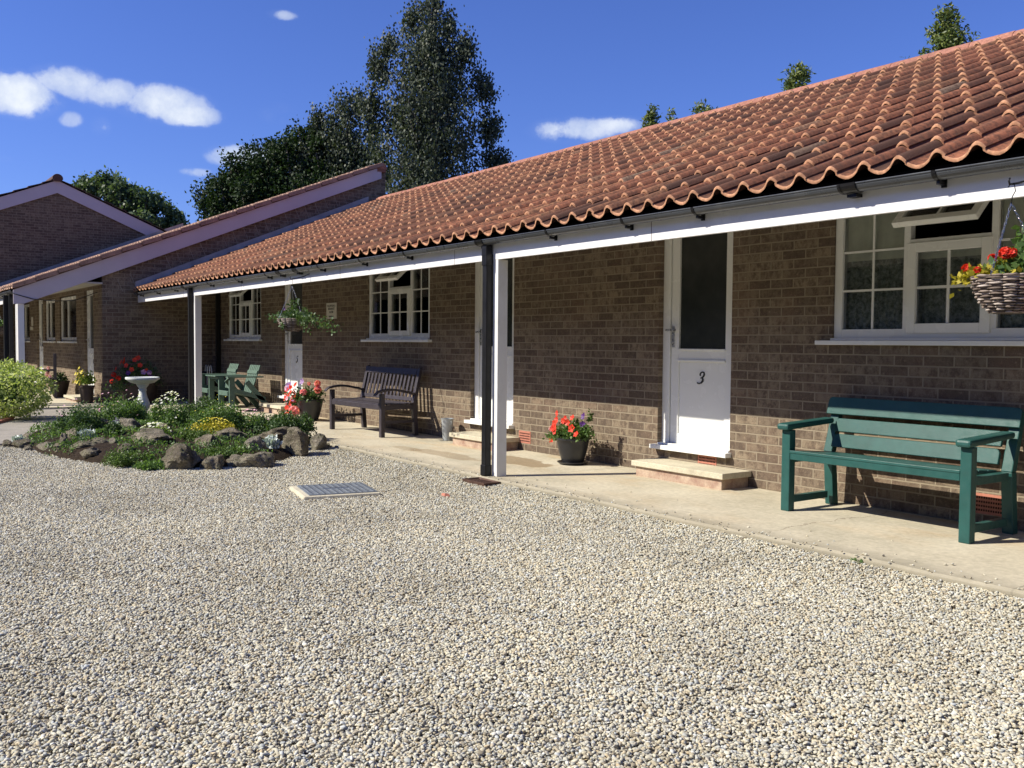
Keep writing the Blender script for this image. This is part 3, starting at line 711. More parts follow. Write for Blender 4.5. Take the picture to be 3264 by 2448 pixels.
def make_window(parent, x0, z0, ywall, W_=1.74, H_=1.0, open_=True):
    y = ywall+.018; x1 = x0+W_; z1 = z0+H_
    f = MB(); frame_rect(f, x0, x1, z0, z1, y, y+.06, .066)
    a0, a1 = x0+.066, x0+.57; b0, b1 = x0+.62, x0+1.20; c0, c1 = x0+1.245, x1-.066
    f.box(a1, b0, y+.0005, y+.06, z0+.066, z1-.066); f.box(b1, c0, y+.0005, y+.06, z0+.066, z1-.066); f.box(b0, b1, y+.001, y+.06, z0+.665, z0+.700)
    win = f.build('window', 'upvc', parent, bevel=.003)
    def bars(u0, u1, w0, w1, nx, nz, nm='glazing_bar'):
        g_ = MB()
        for i in range(1, nx): xx = u0+(u1-u0)*i/nx; g_.box(xx-.008, xx+.008, y+.014, y+.022, w0, w1)
        for i in range(1, nz): zz = w0+(w1-w0)*i/nz; g_.box(u0, u1, y+.0145, y+.0225, zz-.008, zz+.008)
        return g_.build(nm, 'upvc', win)
    for u0, u1 in ((a0, a1), (c0, c1)):
        pane('pane', u0, u1, z0+.066, z1-.066, y+.024, win); bars(u0, u1, z0+.066, z1-.066, 2, 3)
    s_ = MB(); frame_rect(s_, b0-.012, b1+.012, z0+.035, z0+.672, y-.022, y+.03, .068, wt=.068); s_.build('casement', 'upvc', win, bevel=.004)
    pane('pane', b0+.056, b1-.056, z0+.10, z0+.605, y+.006, win)
    g_ = MB(); xm = (b0+b1)/2; g_.box(xm-.010, xm+.010, y-.004, y+.004, z0+.10, z0+.605); g_.box(b0+.056, b1-.056, y-.0035, y+.0045, z0+.345, z0+.365); g_.build('glazing_bar', 'upvc', win)
    # top-hung light swung open
    ang = R(47) if open_ else 0; ln_ = z1-.066-(z0+.700)+.02; piv = Vector((0, y-.01, z1-.06))
    o_ = MB()
    def T(px, pl, pn):     # along hinge, down the sash, outward normal
        return (px, piv.y - pl*math.sin(ang)-pn*math.cos(ang), piv.z - pl*math.cos(ang)+pn*math.sin(ang))
    def sb(px0, px1, l0, l1, n0, n1, mb):
        mb.add([T(px0,l0,n0),T(px1,l0,n0),T(px1,l1,n0),T(px0,l1,n0),T(px0,l0,n1),T(px1,l0,n1),T(px1,l1,n1),T(px0,l1,n1)],
               [(0,3,2,1),(4,5,6,7),(0,1,5,4),(1,2,6,5),(2,3,7,6),(3,0,4,7)])
    wd = .055; ox0, ox1 = b0-.012, b1+.012
    sb(ox0, ox0+wd, 0, ln_, 0, .045, o_); sb(ox1-wd, ox1, 0, ln_, 0, .045, o_); sb(ox0+wd, ox1-wd, 0, wd, .0005, .045, o_); sb(ox0+wd, ox1-wd, ln_-wd, ln_, .0005, .045, o_)
    sb((ox0+ox1)/2-.01, (ox0+ox1)/2+.01, wd, ln_-wd, .018, .03, o_)
    ol = o_.build('opening_light', 'upvc', win, bevel=.003)
    pg = MB(); sb(ox0+wd, ox1-wd, wd, ln_-wd, .02, .028, pg); pg.build('pane', 'glass', win)
    si = MB(); si.box(x0-.115, x1+.06, ywall-.062, y+.02, z0-.052, z0-.018); si.box(x0, x1, ywall-.03, y+.04, z0-.018, z0)
    si.build('sill', 'upvc', win, bevel=.005)
    # net curtains and a paler pelmet
    def folds(xa, xb, za, zb, yy, amp, n, name, mat):
        V = []; F = []; k_ = int((xb-xa)/.012)
        for i in range(k_+1):
            xx = xa+(xb-xa)*i/k_; dy = amp*math.sin(i*.012*n+math.sin(i*.05)*2)
            V += [(xx, yy+dy, za), (xx, yy+dy*.7, zb)]
        for i in range(k_): F.append((2*i, 2*i+2, 2*i+3, 2*i+1))
        mb = MB(); mb.add(V, F); return mb.build(name, mat, win, smooth=True)
    folds(a0-.02, a0+.52, z0+.02, z1-.03, y+.075, .009, 95, 'net_curtain', 'curtain')
    folds(b0-.04, b1+.04, z0+.02, z0+.66, y+.080, .008, 80, 'net_curtain', 'curtain')
    folds(c0-.02, c1+.02, z0+.02, z1-.03, y+.075, .009, 95, 'net_curtain', 'curtain')
    folds(x0+.05, b0-.01, z0+.58, z1-.03, y+.060, .005, 70, 'pelmet', 'pelmet'); folds(b0-.01, b1+.01, z0+.56, z0+.68, y+.060, .005, 70, 'pelmet', 'pelmet'); folds(b1+.01, x1-.05, z0+.58, z1-.03, y+.060, .005, 70, 'pelmet', 'pelmet')
    return win

def step(parent, x0, x1, dep, z0, ztop, ywall):
    b = MB(); b.box(x0+.035, x1-.035, ywall-dep+.03, ywall-.002, z0-.03, ztop-.05)
    o = b.build('doorstep', 'stepbrick', parent, bevel=.004)
    c = MB(); c.box(x0, x1, ywall-dep, ywall-.002, ztop-.05, ztop); c.build('step_cap', 'conc', o, bevel=.006)
    return o

# ------------------------------------------------------------------ the near guest wing
SL = .424
A = empty('guest_wing', (-8, .1, 0), 'long single-storey brown brick guest wing with red pantile roof, rooms 3 to 5', 'building')
AL = (8, -.1, 0)
def B(mb, name, mat, parent=A, **k):
    return mb.build(name, mat, parent, loc=AL if parent is A else None, **k)
X0, X1 = -19.2, 2.2
doors = [(-6.345, -5.468, '3'), (-9.545, -8.66, '4'), (-15.50, -14.62, '5')]
DZ0, DZ1 = .255, 2.285
wins = [-4.465, -12.26, -18.22]
holes = [(a, b, DZ0-.02, DZ1) for a, b, _ in doors]+[(w_, w_+1.74, 1.225, 2.245) for w_ in wins]
mb = MB(); wall_y(mb, X0, X1, 0, -.1, 2.6, holes)
mb.box(X1-.2, X1, .201, 3.75, -.1, 2.6)
wallA = B(mb, 'wall', 'brick_y')
mb = MB()   # rear, party wall and inner shell
mb.box(X0, X1, 3.75, 3.95, -.1, 4.28)
mb.prism([(.201, 2.6), (3.74, 2.6), (3.74, 4.2), (.201, 2.75)], 'x', X1-.2, X1-.001)
B(mb, 'rear_wall', 'brick_x')
mb = MB(); mb.box(X0+.01, X1-.21, .205, 3.74, 2.33, 2.37); mb.box(X0+.01, X1-.21, .205, 3.74, -.02, .0)
for xx in (-16.0, -13.9, -7.5, -10.2, -5.0, -2.5): mb.box(xx-.05, xx+.05, .21, 3.7, 0, 2.33)
B(mb, 'interior', 'room')
# roof deck and tiles
mb = MB(); zt = lambda y: 2.11+SL*(y+1.57)
mb.prism([(-1.47, zt(-1.47)-.045), (3.62, zt(3.62)-.045), (3.62, zt(3.62)-.012), (-1.47, zt(-1.47)-.012)], 'x', X0+.02, X1+.08)
mb.prism([(3.6, zt(3.6)-.03), (8.6, zt(3.6)-2.15), (8.6, zt(3.6)-2.19), (3.6, zt(3.6)-.07)], 'x', X0+.02, X1+.08)
deck = B(mb, 'roof', 'dark')
NC = int((X1+.1-(-19.12))/.2135)
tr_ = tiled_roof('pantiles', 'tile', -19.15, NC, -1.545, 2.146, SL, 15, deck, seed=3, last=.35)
ridge('ridge_tiles', -19.05, X1+.1, 3.62, 4.30, .118, deck)
mb = MB(); mb.box(X0+.02, X1, -1.452, -1.425, 1.93, 2.105)
fa = B(mb, 'fascia_board', 'fascia', bevel=.003)
for xx in (-16.2, -13.4, -10.1, -7.6, -4.95, -1.9): MB().box(xx-.002, xx+.002, -1.4535, -1.44, 1.931, 2.10).build('board_joint', 'undercloak', fa)
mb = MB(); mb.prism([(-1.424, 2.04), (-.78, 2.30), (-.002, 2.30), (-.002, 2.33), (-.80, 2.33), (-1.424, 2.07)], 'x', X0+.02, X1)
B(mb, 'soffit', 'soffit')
brx = [-18.75, -17.6, -16.5, -14.6, -13.35, -12.2, -10.5, -9.4, -8.4, -6.05, -5.15, -4.45, -2.75, -1.7, -.8, .3, 1.3]
gA = gutter(A, X0+.15, X1+.05, -1.513, 2.10, brx, [-15.9, -11.2, -11.75, -7.03, -3.27, .9]); gA.location = AL
def post(xl):
    p_ = MB(); p_.box(xl, xl+.078, -1.45, -1.345, .0, 1.93); return B(p_, 'porch_post', 'white', bevel=.003)
post(-6.957); post(-15.66)
def downpipe(xl, tray=True):
    p_ = MB(); s_ = .064; y0 = -1.522
    p_.box(xl, xl+s_, y0, y0+s_, .005, 1.96); p_.box(xl-.006, xl+s_+.006, y0-.006, y0+s_+.006, .004, .10); p_.box(xl-.006, xl+s_+.006, y0-.006, y0+s_+.006, 1.88, 1.98)
    p_.box(xl-.005, xl+s_+.005, y0-.008, y0+s_-.004, 1.96, 2.06)
    return B(p_, 'downpipe', 'black', bevel=.004)
downpipe(-7.022); downpipe(-15.735)
d3 = [make_door(A, a, b, DZ0, DZ1, 0, n) for a, b, n in doors]
for d_ in d3: d_.location = AL
for w_ in wins: make_window(A, w_, 1.25, 0).location = AL
for a, b, _ in doors:
    sx0, sx1 = {'3': (-6.30, -4.98+.02), '4': (-9.42, -8.52), '5': (-15.6, -14.6)}[_]
    s_ = step(A, sx0 if _ != '3' else -6.31, -5.22 if _ == '3' else sx1, .36 if _ == '3' else .38, 0, .14, 0); s_.location = AL
def airbrick(xc, zc):
    a = MB(); a.box(xc-.108, xc+.108, -.004, .02, zc-.068, zc+.068)
    o = B(a, 'air_brick', 'terra')
    h = MB()
    for i in range(12):
        for j in range(4): h.box(xc-.094+i*.0162, xc-.094+i*.0162+.0095, -.0055, .0, zc-.05+j*.028, zc-.05+j*.028+.013)
    h.build('vent_holes', 'dark', o)
for c in ((-8.43, .15), (-3.21, .145), (-5.72, .155)): airbrick(*c)
# lead upstand against the higher block
mb = MB(); yy0, yy1 = -1.50, 3.5
mb.prism([(yy0, zt(yy0)+.0), (yy1, zt(yy1)+.0), (yy1, zt(yy1)+.19), (yy0, zt(yy0)+.19)], 'x', -19.19, -19.155)
mb.prism([(yy0, zt(yy0)+.045), (yy1, zt(yy1)+.045), (yy1, zt(yy1)+.06), (yy0, zt(yy0)+.06)], 'x', -19.155, -19.03)
B(mb, 'flashing', 'lead')

# ------------------------------------------------------------------ the middle block, stepped forward
SL2 = .41
Bk = empty('guest_block', (-24, -2, 0), 'taller brown brick block beyond, stepped forward with mauve-white barge board', 'building'); BL = (24, 2, 0)
def Bb(mb, name, mat, parent=Bk, **k): return mb.build(name, mat, parent, loc=BL if parent is Bk else None, **k)
zt2 = lambda y: 2.10+SL2*(y+3.67)
Y2 = -2.1
doors2 = [(-20.83, -19.98, '6'), (-26.50, -25.62, '7')]
holes2 = [(a, b, .11, 2.2) for a, b, _ in doors2]+[(-25.32, -24.02, 1.16, 2.16), (-23.44, -21.62, 1.16, 2.16), (-29.2, -27.6, 1.16, 2.16)]
mb = MB(); wall_y(mb, -30, -19.2, Y2, -.1, 2.55, holes2)
Bb(mb, 'wall', 'brick_y')
mb = MB(); mb.prism([(Y2+.001, -.1), (3.95, -.1), (3.95, zt2(3.7)-.05), (3.68, zt2(3.68)-.05), (Y2+.001, zt2(Y2)-.05)], 'x', -19.4, -19.201)
# raking brick courses under the verge
Bb(mb, 'side_wall', 'brick_x')
mb = MB(); mb.box(-30, -19.4, 3.7, 3.95, -.1, zt2(3.7)-.1); Bb(mb, 'rear_wall', 'brick_y')
mb = MB(); mb.box(-29.9, -19.41, Y2+.21, 3.6, 2.33, 2.37); mb.box(-29.9, -19.41, Y2+.21, 3.6, -.02, 0)
for xx in (-21.3, -23.6, -26.8): mb.box(xx-.05, xx+.05, Y2+.22, 3.6, 0, 2.33)
Bb(mb, 'interior', 'room')
mb = MB(); mb.prism([(-3.56, zt2(-3.56)-.045), (3.78, zt2(3.78)-.045), (3.78, zt2(3.78)-.012), (-3.56, zt2(-3.56)-.012)], 'x', -30.2, -19.12)
deck2 = Bb(mb, 'roof', 'dark')
nc2 = int((-19.07+30.2)/.2135)
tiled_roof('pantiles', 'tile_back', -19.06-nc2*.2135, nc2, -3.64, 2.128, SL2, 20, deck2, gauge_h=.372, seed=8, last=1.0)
ridge('ridge_tiles', -30, -19.08, 3.80, 5.10, .125, deck2)
# the verge: thick stepped tile ends bedded in mortar, and tumbled-in brickwork below
mb = MB(); rv = random.Random(2)
for i in range(20):
    ya = -3.64+i*.372; yb = ya+.39; za, zb_ = zt2(ya)+.012, zt2(yb)-.012
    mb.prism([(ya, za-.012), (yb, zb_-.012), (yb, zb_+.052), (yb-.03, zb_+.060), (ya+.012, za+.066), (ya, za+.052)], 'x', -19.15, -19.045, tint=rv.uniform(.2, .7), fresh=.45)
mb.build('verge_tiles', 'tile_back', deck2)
mb = MB()
for i in range(24):
    yc = -2.0+i*.225+rv.uniform(-.02, .02); zc = min(zt(yc)+.36, zt2(yc)-.42) if yc > -1.4 else zt2(yc)-.62
    if rv.random() < .25: continue
    mb = MB(); hh = .11+rv.uniform(0, .04); mb.add([(-19.1985, yc-.004-hh*.42, zc+hh), (-19.1985, yc+.004-hh*.42, zc+hh), (-19.1985, yc+.004+hh*.42, zc-hh), (-19.1985, yc-.004+hh*.42, zc-hh)], [(0, 1, 2, 3)]); Bb(mb, 'raking_joint', 'mortar')
# barge board with its boxed foot
mb = MB(); zb = lambda y: zt2(y)-.03
bpoly = [(-3.62, 1.835), (-3.45, 1.845), (3.80, 4.875), (3.80, zb(3.80)), (-3.62, zb(-3.62))]
mb.prism(bpoly, 'x', -19.14, -19.11); Bb(mb, 'barge_board', 'barge')
mb = MB(); mb.prism([(-3.60, zt2(-3.6)-.028), (3.78, zt2(3.78)-.028), (3.78, zt2(3.78)+.006), (-3.60, zt2(-3.60)+.006)], 'x', -19.15, -19.085); Bb(mb, 'undercloak', 'undercloak')
mb = MB(); mb.box(-30, -19.14, -3.55, -3.525, 1.89, 2.06); Bb(mb, 'fascia_board', 'fascia')
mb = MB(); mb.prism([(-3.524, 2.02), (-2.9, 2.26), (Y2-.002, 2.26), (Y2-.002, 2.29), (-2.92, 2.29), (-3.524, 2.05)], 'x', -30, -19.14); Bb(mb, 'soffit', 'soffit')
g2 = gutter(Bk, -30.1, -19.12, -3.613, 2.075, [-19.6, -20.6, -21.7, -22.8, -24], []); g2.location = BL
mb = MB(); mb.box(-19.42, -19.34, -3.55, -3.44, -.012, 1.84); mb.box(-19.34, -19.30, -3.545, -3.445, -.012, 1.84); mb.box(-19.30, -19.15, -3.548, -3.442, -.012, 1.84)
Bb(mb, 'porch_post', 'white', bevel=.003)
mb = MB(); mb.box(-19.98, -19.86, -3.68, -3.58, -.01, 2.02); mb.box(-19.72, -19.64, -3.62, -3.55, -.01, 2.02); Bb(mb, 'downpipe', 'black', bevel=.004)
for a, b, n in doors2: make_door(Bk, a, b, .13, 2.2, Y2, n).location = BL
def small_window(x0, x1, z0=1.18, z1=2.14, nlight=2):
    y = Y2+.03; f = MB(); frame_rect(f, x0, x1, z0, z1, y, y+.06, .07)
    xm = x0+(x1-x0)*.42; f.box(xm-.03, xm+.03, y+.0005, y+.06, z0+.07, z1-.07)
    wn = f.build('window', 'upvc', Bk, loc=BL, bevel=.003)
    pane('pane', x0+.07, xm-.03, z0+.07, z1-.07, y+.02, wn); pane('pane', xm+.03, x1-.07, z0+.07, z1-.07, y+.02, wn)
    si = MB(); si.box(x0-.06, x1+.08, Y2-.06, y+.02, z0-.055, z0-.015); si.build('sill', 'upvc', wn, bevel=.004)
    c = MB(); V = []; F = []; k_ = int((x1-x0)/.015)
    for i in range(k_+1):
        xx = x0+(x1-x0)*i/k_; V += [(xx, y+.14+.01*math.sin(i*1.2), z0), (xx, y+.14, z1)]
    F = [(2*i, 2*i+2, 2*i+3, 2*i+1) for i in range(k_)]; c.add(V, F); c.build('net_curtain', 'curtain', wn, smooth=True)
small_window(-25.30, -24.04); small_window(-23.42, -21.64); small_window(-29.18, -27.62)
st6 = step(Bk, -20.75, -19.62, .42, -.02, .085, Y2); st6.location = BL
mb = MB(); mb.tube([(-19.105, -3.62, 2.02), (-19.10, -3.3, 1.93), (-19.10, -2.9, 1.91), (-19.10, -2.6, 1.93), (-19.12, -2.2, 2.10)], .008, 6); Bb(mb, 'loose_cable', 'cableblack', smooth=True)
# small wall box by the far door
mb = MB(); mb.box(-27.15, -27.0, Y2-.03, Y2-.002, 1.55, 1.78); mb.box(-27.13, -27.02, Y2-.06, Y2-.002, 1.44, 1.53); Bb(mb, 'wall_box', 'signw', bevel=.004)

# ------------------------------------------------------------------ the far gabled block
G = empty('gabled_block', (-32, -1, 0), 'far brown brick block with a symmetrical gable and ridge tile coloured as if in shade', 'building'); GL = (32, 1, 0)
ga, gzp = -.97, 5.80
def zg(y): return gzp-.42*abs(y-ga)
mb = MB(); mb.prism([(-6.6, -.1), (5.2, -.1), (5.2, zg(5.2)-.25), (ga, gzp-.25), (-6.6, zg(-6.6)-.25)], 'x', -38, -30.05)
mb.build('wall', 'brick_x', G, loc=GL)
mb = MB()
for sgn in (-1, 1):
    e = -8.0 if sgn < 0 else 6.0
    mb.prism([(ga, gzp-.36), (ga, gzp), (e, zg(e)), (e, zg(e)-.36)], 'x', -30.04, -30.0)
mb.build('barge_board', 'barge', G, loc=GL)
ro = MB()
for sgn in (-1, 1):
    e = -8.1 if sgn < 0 else 6.1
    ro.prism([(ga, gzp+.0), (ga, gzp+.05), (e, zg(e)+.05), (e, zg(e)+.0)], 'x', -38.1, -29.985)
rf = ro.build('roof', 'dark', G, loc=GL)
tv = MB()
for sgn in (-1, 1):
    for i in range(19):
        ya = ga+sgn*(i*.37); yb = ga+sgn*((i+1)*.37+.03)
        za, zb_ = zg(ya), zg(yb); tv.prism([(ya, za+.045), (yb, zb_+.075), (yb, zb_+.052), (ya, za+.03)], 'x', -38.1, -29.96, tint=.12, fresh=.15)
tv.build('pantiles', 'undercloak', rf)  # shade put into the colour: darker material on these tiles and the ridge
ridge('ridge_tiles', -38.1, -29.9, ga, gzp+.05, .14, rf, mat='undercloak')
fl = MB(); fl.prism([(-3.5, zt2(-3.5)+.04), (2.6, zt2(2.6)+.04), (2.6, zt2(2.6)+.19), (-3.5, zt2(-3.5)+.19)], 'x', -30.04, -29.99); fl.build('flashing', 'lead', G, loc=GL)

# ------------------------------------------------------------------ trees
def tube_tree(mb, p0, p1, r0, r1, n=7, wob=.0, rg=random):
    pts = []; k_ = 6
    for i in range(k_+1):
        t = i/k_; q = Vector(p0).lerp(Vector(p1), t); q += Vector((rg.uniform(-wob, wob), rg.uniform(-wob, wob), 0)); pts.append(q)
    mb.tube(pts, [r0+(r1-r0)*i/k_ for i in range(k_+1)], n)
def birch(x, y, prof, seed, label, ncl=430, per=26, ls=.085, gs=.2, lobes=()):
    prof = [(a, b*.88) for a, b in prof]
    """prof: list of (z, half width) of the crown"""
    rg = np.random.default_rng(seed); pr = random.Random(seed)
    T_ = empty('birch_tree', (x, y, GZ), label, 'tree')
    zt_, zb0 = prof[0][0], prof[-1][0]
    ps = sorted(prof); Zs = [a for a, b in ps]; Ws = [b for a, b in ps]
    mb = MB(); tube_tree(mb, (0, 0, 0), (.25, .1, zt_-GZ-.3), .16, .012, 8, .05, pr)
    C = []
    area = [np.interp(z, Zs, Ws)+.05 for z in np.linspace(zb0, zt_, 60)]; cdf = np.cumsum(area)/np.sum(area); zz = np.linspace(zb0, zt_, 60)
    for i in range(ncl):
        z = float(np.interp(rg.random(), cdf, zz)); wd = float(np.interp(z, Zs, Ws)); a = rg.uniform(0, 2*math.pi)
        lump = 1+.30*math.sin(a*2+z*1.9+seed)+.24*math.sin(a*5-z*3.1)
        r = wd*rg.uniform(.02, 1.0)**.68*lump; c = np.array([x+r*math.cos(a), y+r*math.sin(a), z])
        k_ = max(8, int(per*(1.15-.55*min(1.3, r/(wd+.01))**2))); sc = gs*(.7+.6*rg.random())
        C.append(c+rg.normal(0, 1, (k_, 3))*np.array([sc*.7, sc*.7, sc*1.35]))
        if i % 6 == 0:
            zs = max(z-1.2-r*.7, zb0-.6); tube_tree(mb, (.2*zs/zt_, .05, zs-GZ), (c[0]-x, c[1]-y, z-GZ), .028, .006, 4, .03, pr)
    for lat, z, rad in lobes:
        c0 = np.array([x+rt.x*lat, y+rt.y*lat, z]); tube_tree(mb, (0, 0, z-1.4-GZ), (c0[0]-x, c0[1]-y, z-GZ), .03, .006, 4, .03, pr)
        for k_ in range(int(60*rad)):
            d = rg.normal(size=3); d /= np.linalg.norm(d); c = c0+d*rad*rg.uniform(.1, 1)*np.array([1, 1, 1.35]); C.append(c+rg.normal(0, 1, (40, 3))*np.array([.11, .11, .2]))
    mb.build('trunk', 'bark', T_, smooth=True)
    o = leaves('crown', np.concatenate(C), ls, 'birch', T_, 'hang', .75); o.location = (-x, -y, -GZ)
    return T_
def broad(x, y, lobes, seed, label, mat='broad', name='broadleaf_tree', ls=.17, dens=1.0, mode='any', th=.22, scatter=.26):
    rg = np.random.default_rng(seed); pr = random.Random(seed)
    T_ = empty(name, (x, y, GZ), label, 'tree'); mb = MB(); C = []
    zc = np.mean([l[2] for l in lobes]); tube_tree(mb, (0, 0, 0), (0, 0, zc-GZ), th, th*.4, 8, .06, pr)
    if scatter < .3:
        ex = []
        for (lx, ly, lz, rr, rz_) in lobes:
            for k_ in range(7):
                a = rg.uniform(0, 6.28); e_ = rg.uniform(-.2, 1.3); q_ = rg.uniform(.95, 1.25)
                ex.append((lx+rr*q_*math.cos(a)*math.cos(e_), ly+rr*q_*math.sin(a)*math.cos(e_), lz+rz_*q_*math.sin(e_), rr*rg.uniform(.16, .3), rz_*rg.uniform(.16, .3)))
        lobes = list(lobes)+ex
    for (lx, ly, lz, rr, rz_) in lobes:
        tube_tree(mb, (0, 0, (lz-GZ)*.45), (lx-x, ly-y, lz-GZ), th*.4, .03, 6, .1, pr)
        n = int(34*dens*rr*rr*rz_/.5+(14 if rr > .5 else 5))
        for i in range(n):
            d = rg.normal(size=3); d /= np.linalg.norm(d); rad = rg.uniform(.45, 1.08)**.6
            c = np.array([lx+d[0]*rr*rad, ly+d[1]*rr*rad, lz+d[2]*rz_*rad]); C.append(c+rg.normal(0, scatter, (30, 3)))
            if i % 5 == 0: tube_tree(mb, (lx-x, ly-y, lz-GZ), (c[0]-x, c[1]-y, c[2]-GZ), .03, .008, 4, .04, pr)
    mb.build('trunk', 'bark', T_, smooth=True)
    o = leaves('crown', np.concatenate(C), ls, mat, T_, mode, .7); o.location = (-x, -y, -GZ); return T_
def dirpt(dep, px, py):   # a world point used only to lay the trees out
    d = fw+rt*((px-1632)/3004.77)-up*((py-1224)/3004.77); return Vector((0, -6.205, 1.187))+d*dep
birch(-26.2, 9.15, [(12.1, .16), (11.55, .50), (11.05, .90), (10.6, 1.30), (9.6, 1.5), (9.1, 1.75), (8.2, 1.9), (7.4, 1.95), (6.5, 1.95), (5.5, 1.85), (4.3, 1.6), (3.4, .9)], 11,
      'tall slender birch with drooping leaves rising behind the red roof', 820, 62, .094, .22, [(-1.6, 9.95, .42), (1.2, 10.45, .38), (1.75, 9.3, .48), (-.5, 11.45, .26), (1.95, 8.0, .5), (-1.75, 8.7, .42), (.65, 11.15, .26), (2.15, 6.9, .42), (-1.2, 10.6, .28), (.2, 11.9, .16)])
birch(-30.8, 8.45, [(9.75, .30), (9.45, .60), (9.0, .82), (8.5, .95), (7.8, 1.25), (6.6, 1.4), (5.2, 1.4), (4.0, 1.0)], 12,
      'smaller birch just left of the tall one, above the mauve barge board', 360, 56, .094, .22, [(-.9, 9.0, .3), (.5, 9.6, .26), (-1.2, 7.9, .4), (-1.5, 7.0, .4), (.95, 8.7, .3)])
broad(-33.4, 6.0, [(-34.07, 4.98, 5.5, .62, .55), (-33.9, 5.27, 6.2, .85, .75), (-33.47, 5.92, 6.95, .88, .85), (-33.03, 6.58, 7.45, 1.0, .85), (-33.3, 6.3, 5.9, 1.4, 1.3)], 13, 'dark leafy tree directly behind the middle barge board', ls=.115, dens=2.0, scatter=.14)
broad(-31.9, 8.0, [(-32.38, 7.5, 7.85, .85, .75), (-31.93, 8.16, 8.0, .9, .8), (-31.7, 8.41, 7.1, 1.2, 1.1), (-31.12, 9.25, 7.4, .9, .8), (-32.3, 7.6, 6.1, 1.5, 1.3)], 14, 'dark leafy tree under the smaller birch', ls=.115, dens=2.0, scatter=.14)
broad(-46.4, 5.1, [(-47.45, 3.64, 8.05, .62, .5), (-46.95, 4.36, 7.9, .8, .8), (-46.33, 5.18, 7.6, .95, .85), (-45.71, 6.0, 6.95, .9, .75), (-45.35, 6.47, 6.5, .6, .5), (-46.3, 5.2, 5.6, 1.8, 1.5)], 15,
      'lighter green tree seen over the slope of the far gable', 'farleaf', ls=.17, dens=.55, scatter=.14)

def conifer(x, y, ztop, hw, seed, label, n=420, openness=.5):
    rg = np.random.default_rng(seed); T_ = empty('conifer_tree', (x, y, GZ), label, 'tree', 'conifers poking up behind the ridge')
    mb = MB(); mb.tube([(0, 0, 0), (0, 0, ztop-GZ-.1)], [.2, .012], 8); mb2 = []
    V = []
    for i in range(n):
        t = rg.random()**.7; z = ztop-t*4.2; r = hw*(.10+t**.75)*(1+.34*rg.normal()); a = rg.uniform(0, 6.283)
        tip = np.array([x+r*math.cos(a), y+r*math.sin(a), z+.12*rg.random()]); base = np.array([x, y, z-.25])
        s_ = rg.uniform(.45, 1, 30)[:, None]; pts = base+(tip-base)*s_+rg.normal(0, .045+.04*(1-s_), (30, 3)); V.append(pts)
        if i % 8 == 0: mb.tube([(0, 0, z-.25-GZ), tuple(tip-np.array([x, y, GZ]))], [.02, .005], 4)
    mb.build('trunk', 'bark', T_, smooth=True)
    o = leaves('crown', np.concatenate(V), .13, 'conifer', T_, 'any', .38); o.location = (-x, -y, -GZ)
for q, hw, nn_, sd_, lab in (((25, 3025, 28), 1.15, 520, 21, 'tallest conifer with ragged yellow-green top above the right end of the ridge'),
                    ((27, 2545, 213), 1.25, 420, 22, 'dark conifer top over the ridge left of the tallest one'),
                    ((29, 2245, 318), .9, 320, 23, 'small conifer tip peeping over the middle of the ridge'),
                    ((30, 2078, 343), .75, 300, 24, 'leftmost conifer tip beside the small cloud'),
                    ((30.5, 2143, 352), .45, 160, 25, 'thin pale conifer shoot between two conifer tips')):
    P_ = dirpt(*q); conifer(round(P_.x, 2), round(P_.y, 2), round(P_.z, 2), hw, sd_, lab, nn_)

# unseen trees added behind the viewer to block low-sky fill and bright pane reflections
for i, (hx, hy) in enumerate([(-30, -21), (-23, -22.5), (-16, -23), (-9, -23.5), (-2, -24), (6, -23), (14, -19), (18, -12), (-37, -16.5), (-44, -19), (-48, -11.5)]):
    rg_ = random.Random(40+i)
    broad(hx, hy, [(hx+rg_.uniform(-1, 1), hy+rg_.uniform(-1, 1), 3.0, 3.2, 2.9), (hx+rg_.uniform(-2, 2), hy, 5.2, 2.4, 1.9)], 50+i,
          'large leafy tree out of view opposite the rooms, added to block low sky', ls=.5, dens=.16, th=.3, scatter=.6)['group'] = 'unseen trees added opposite the rooms'

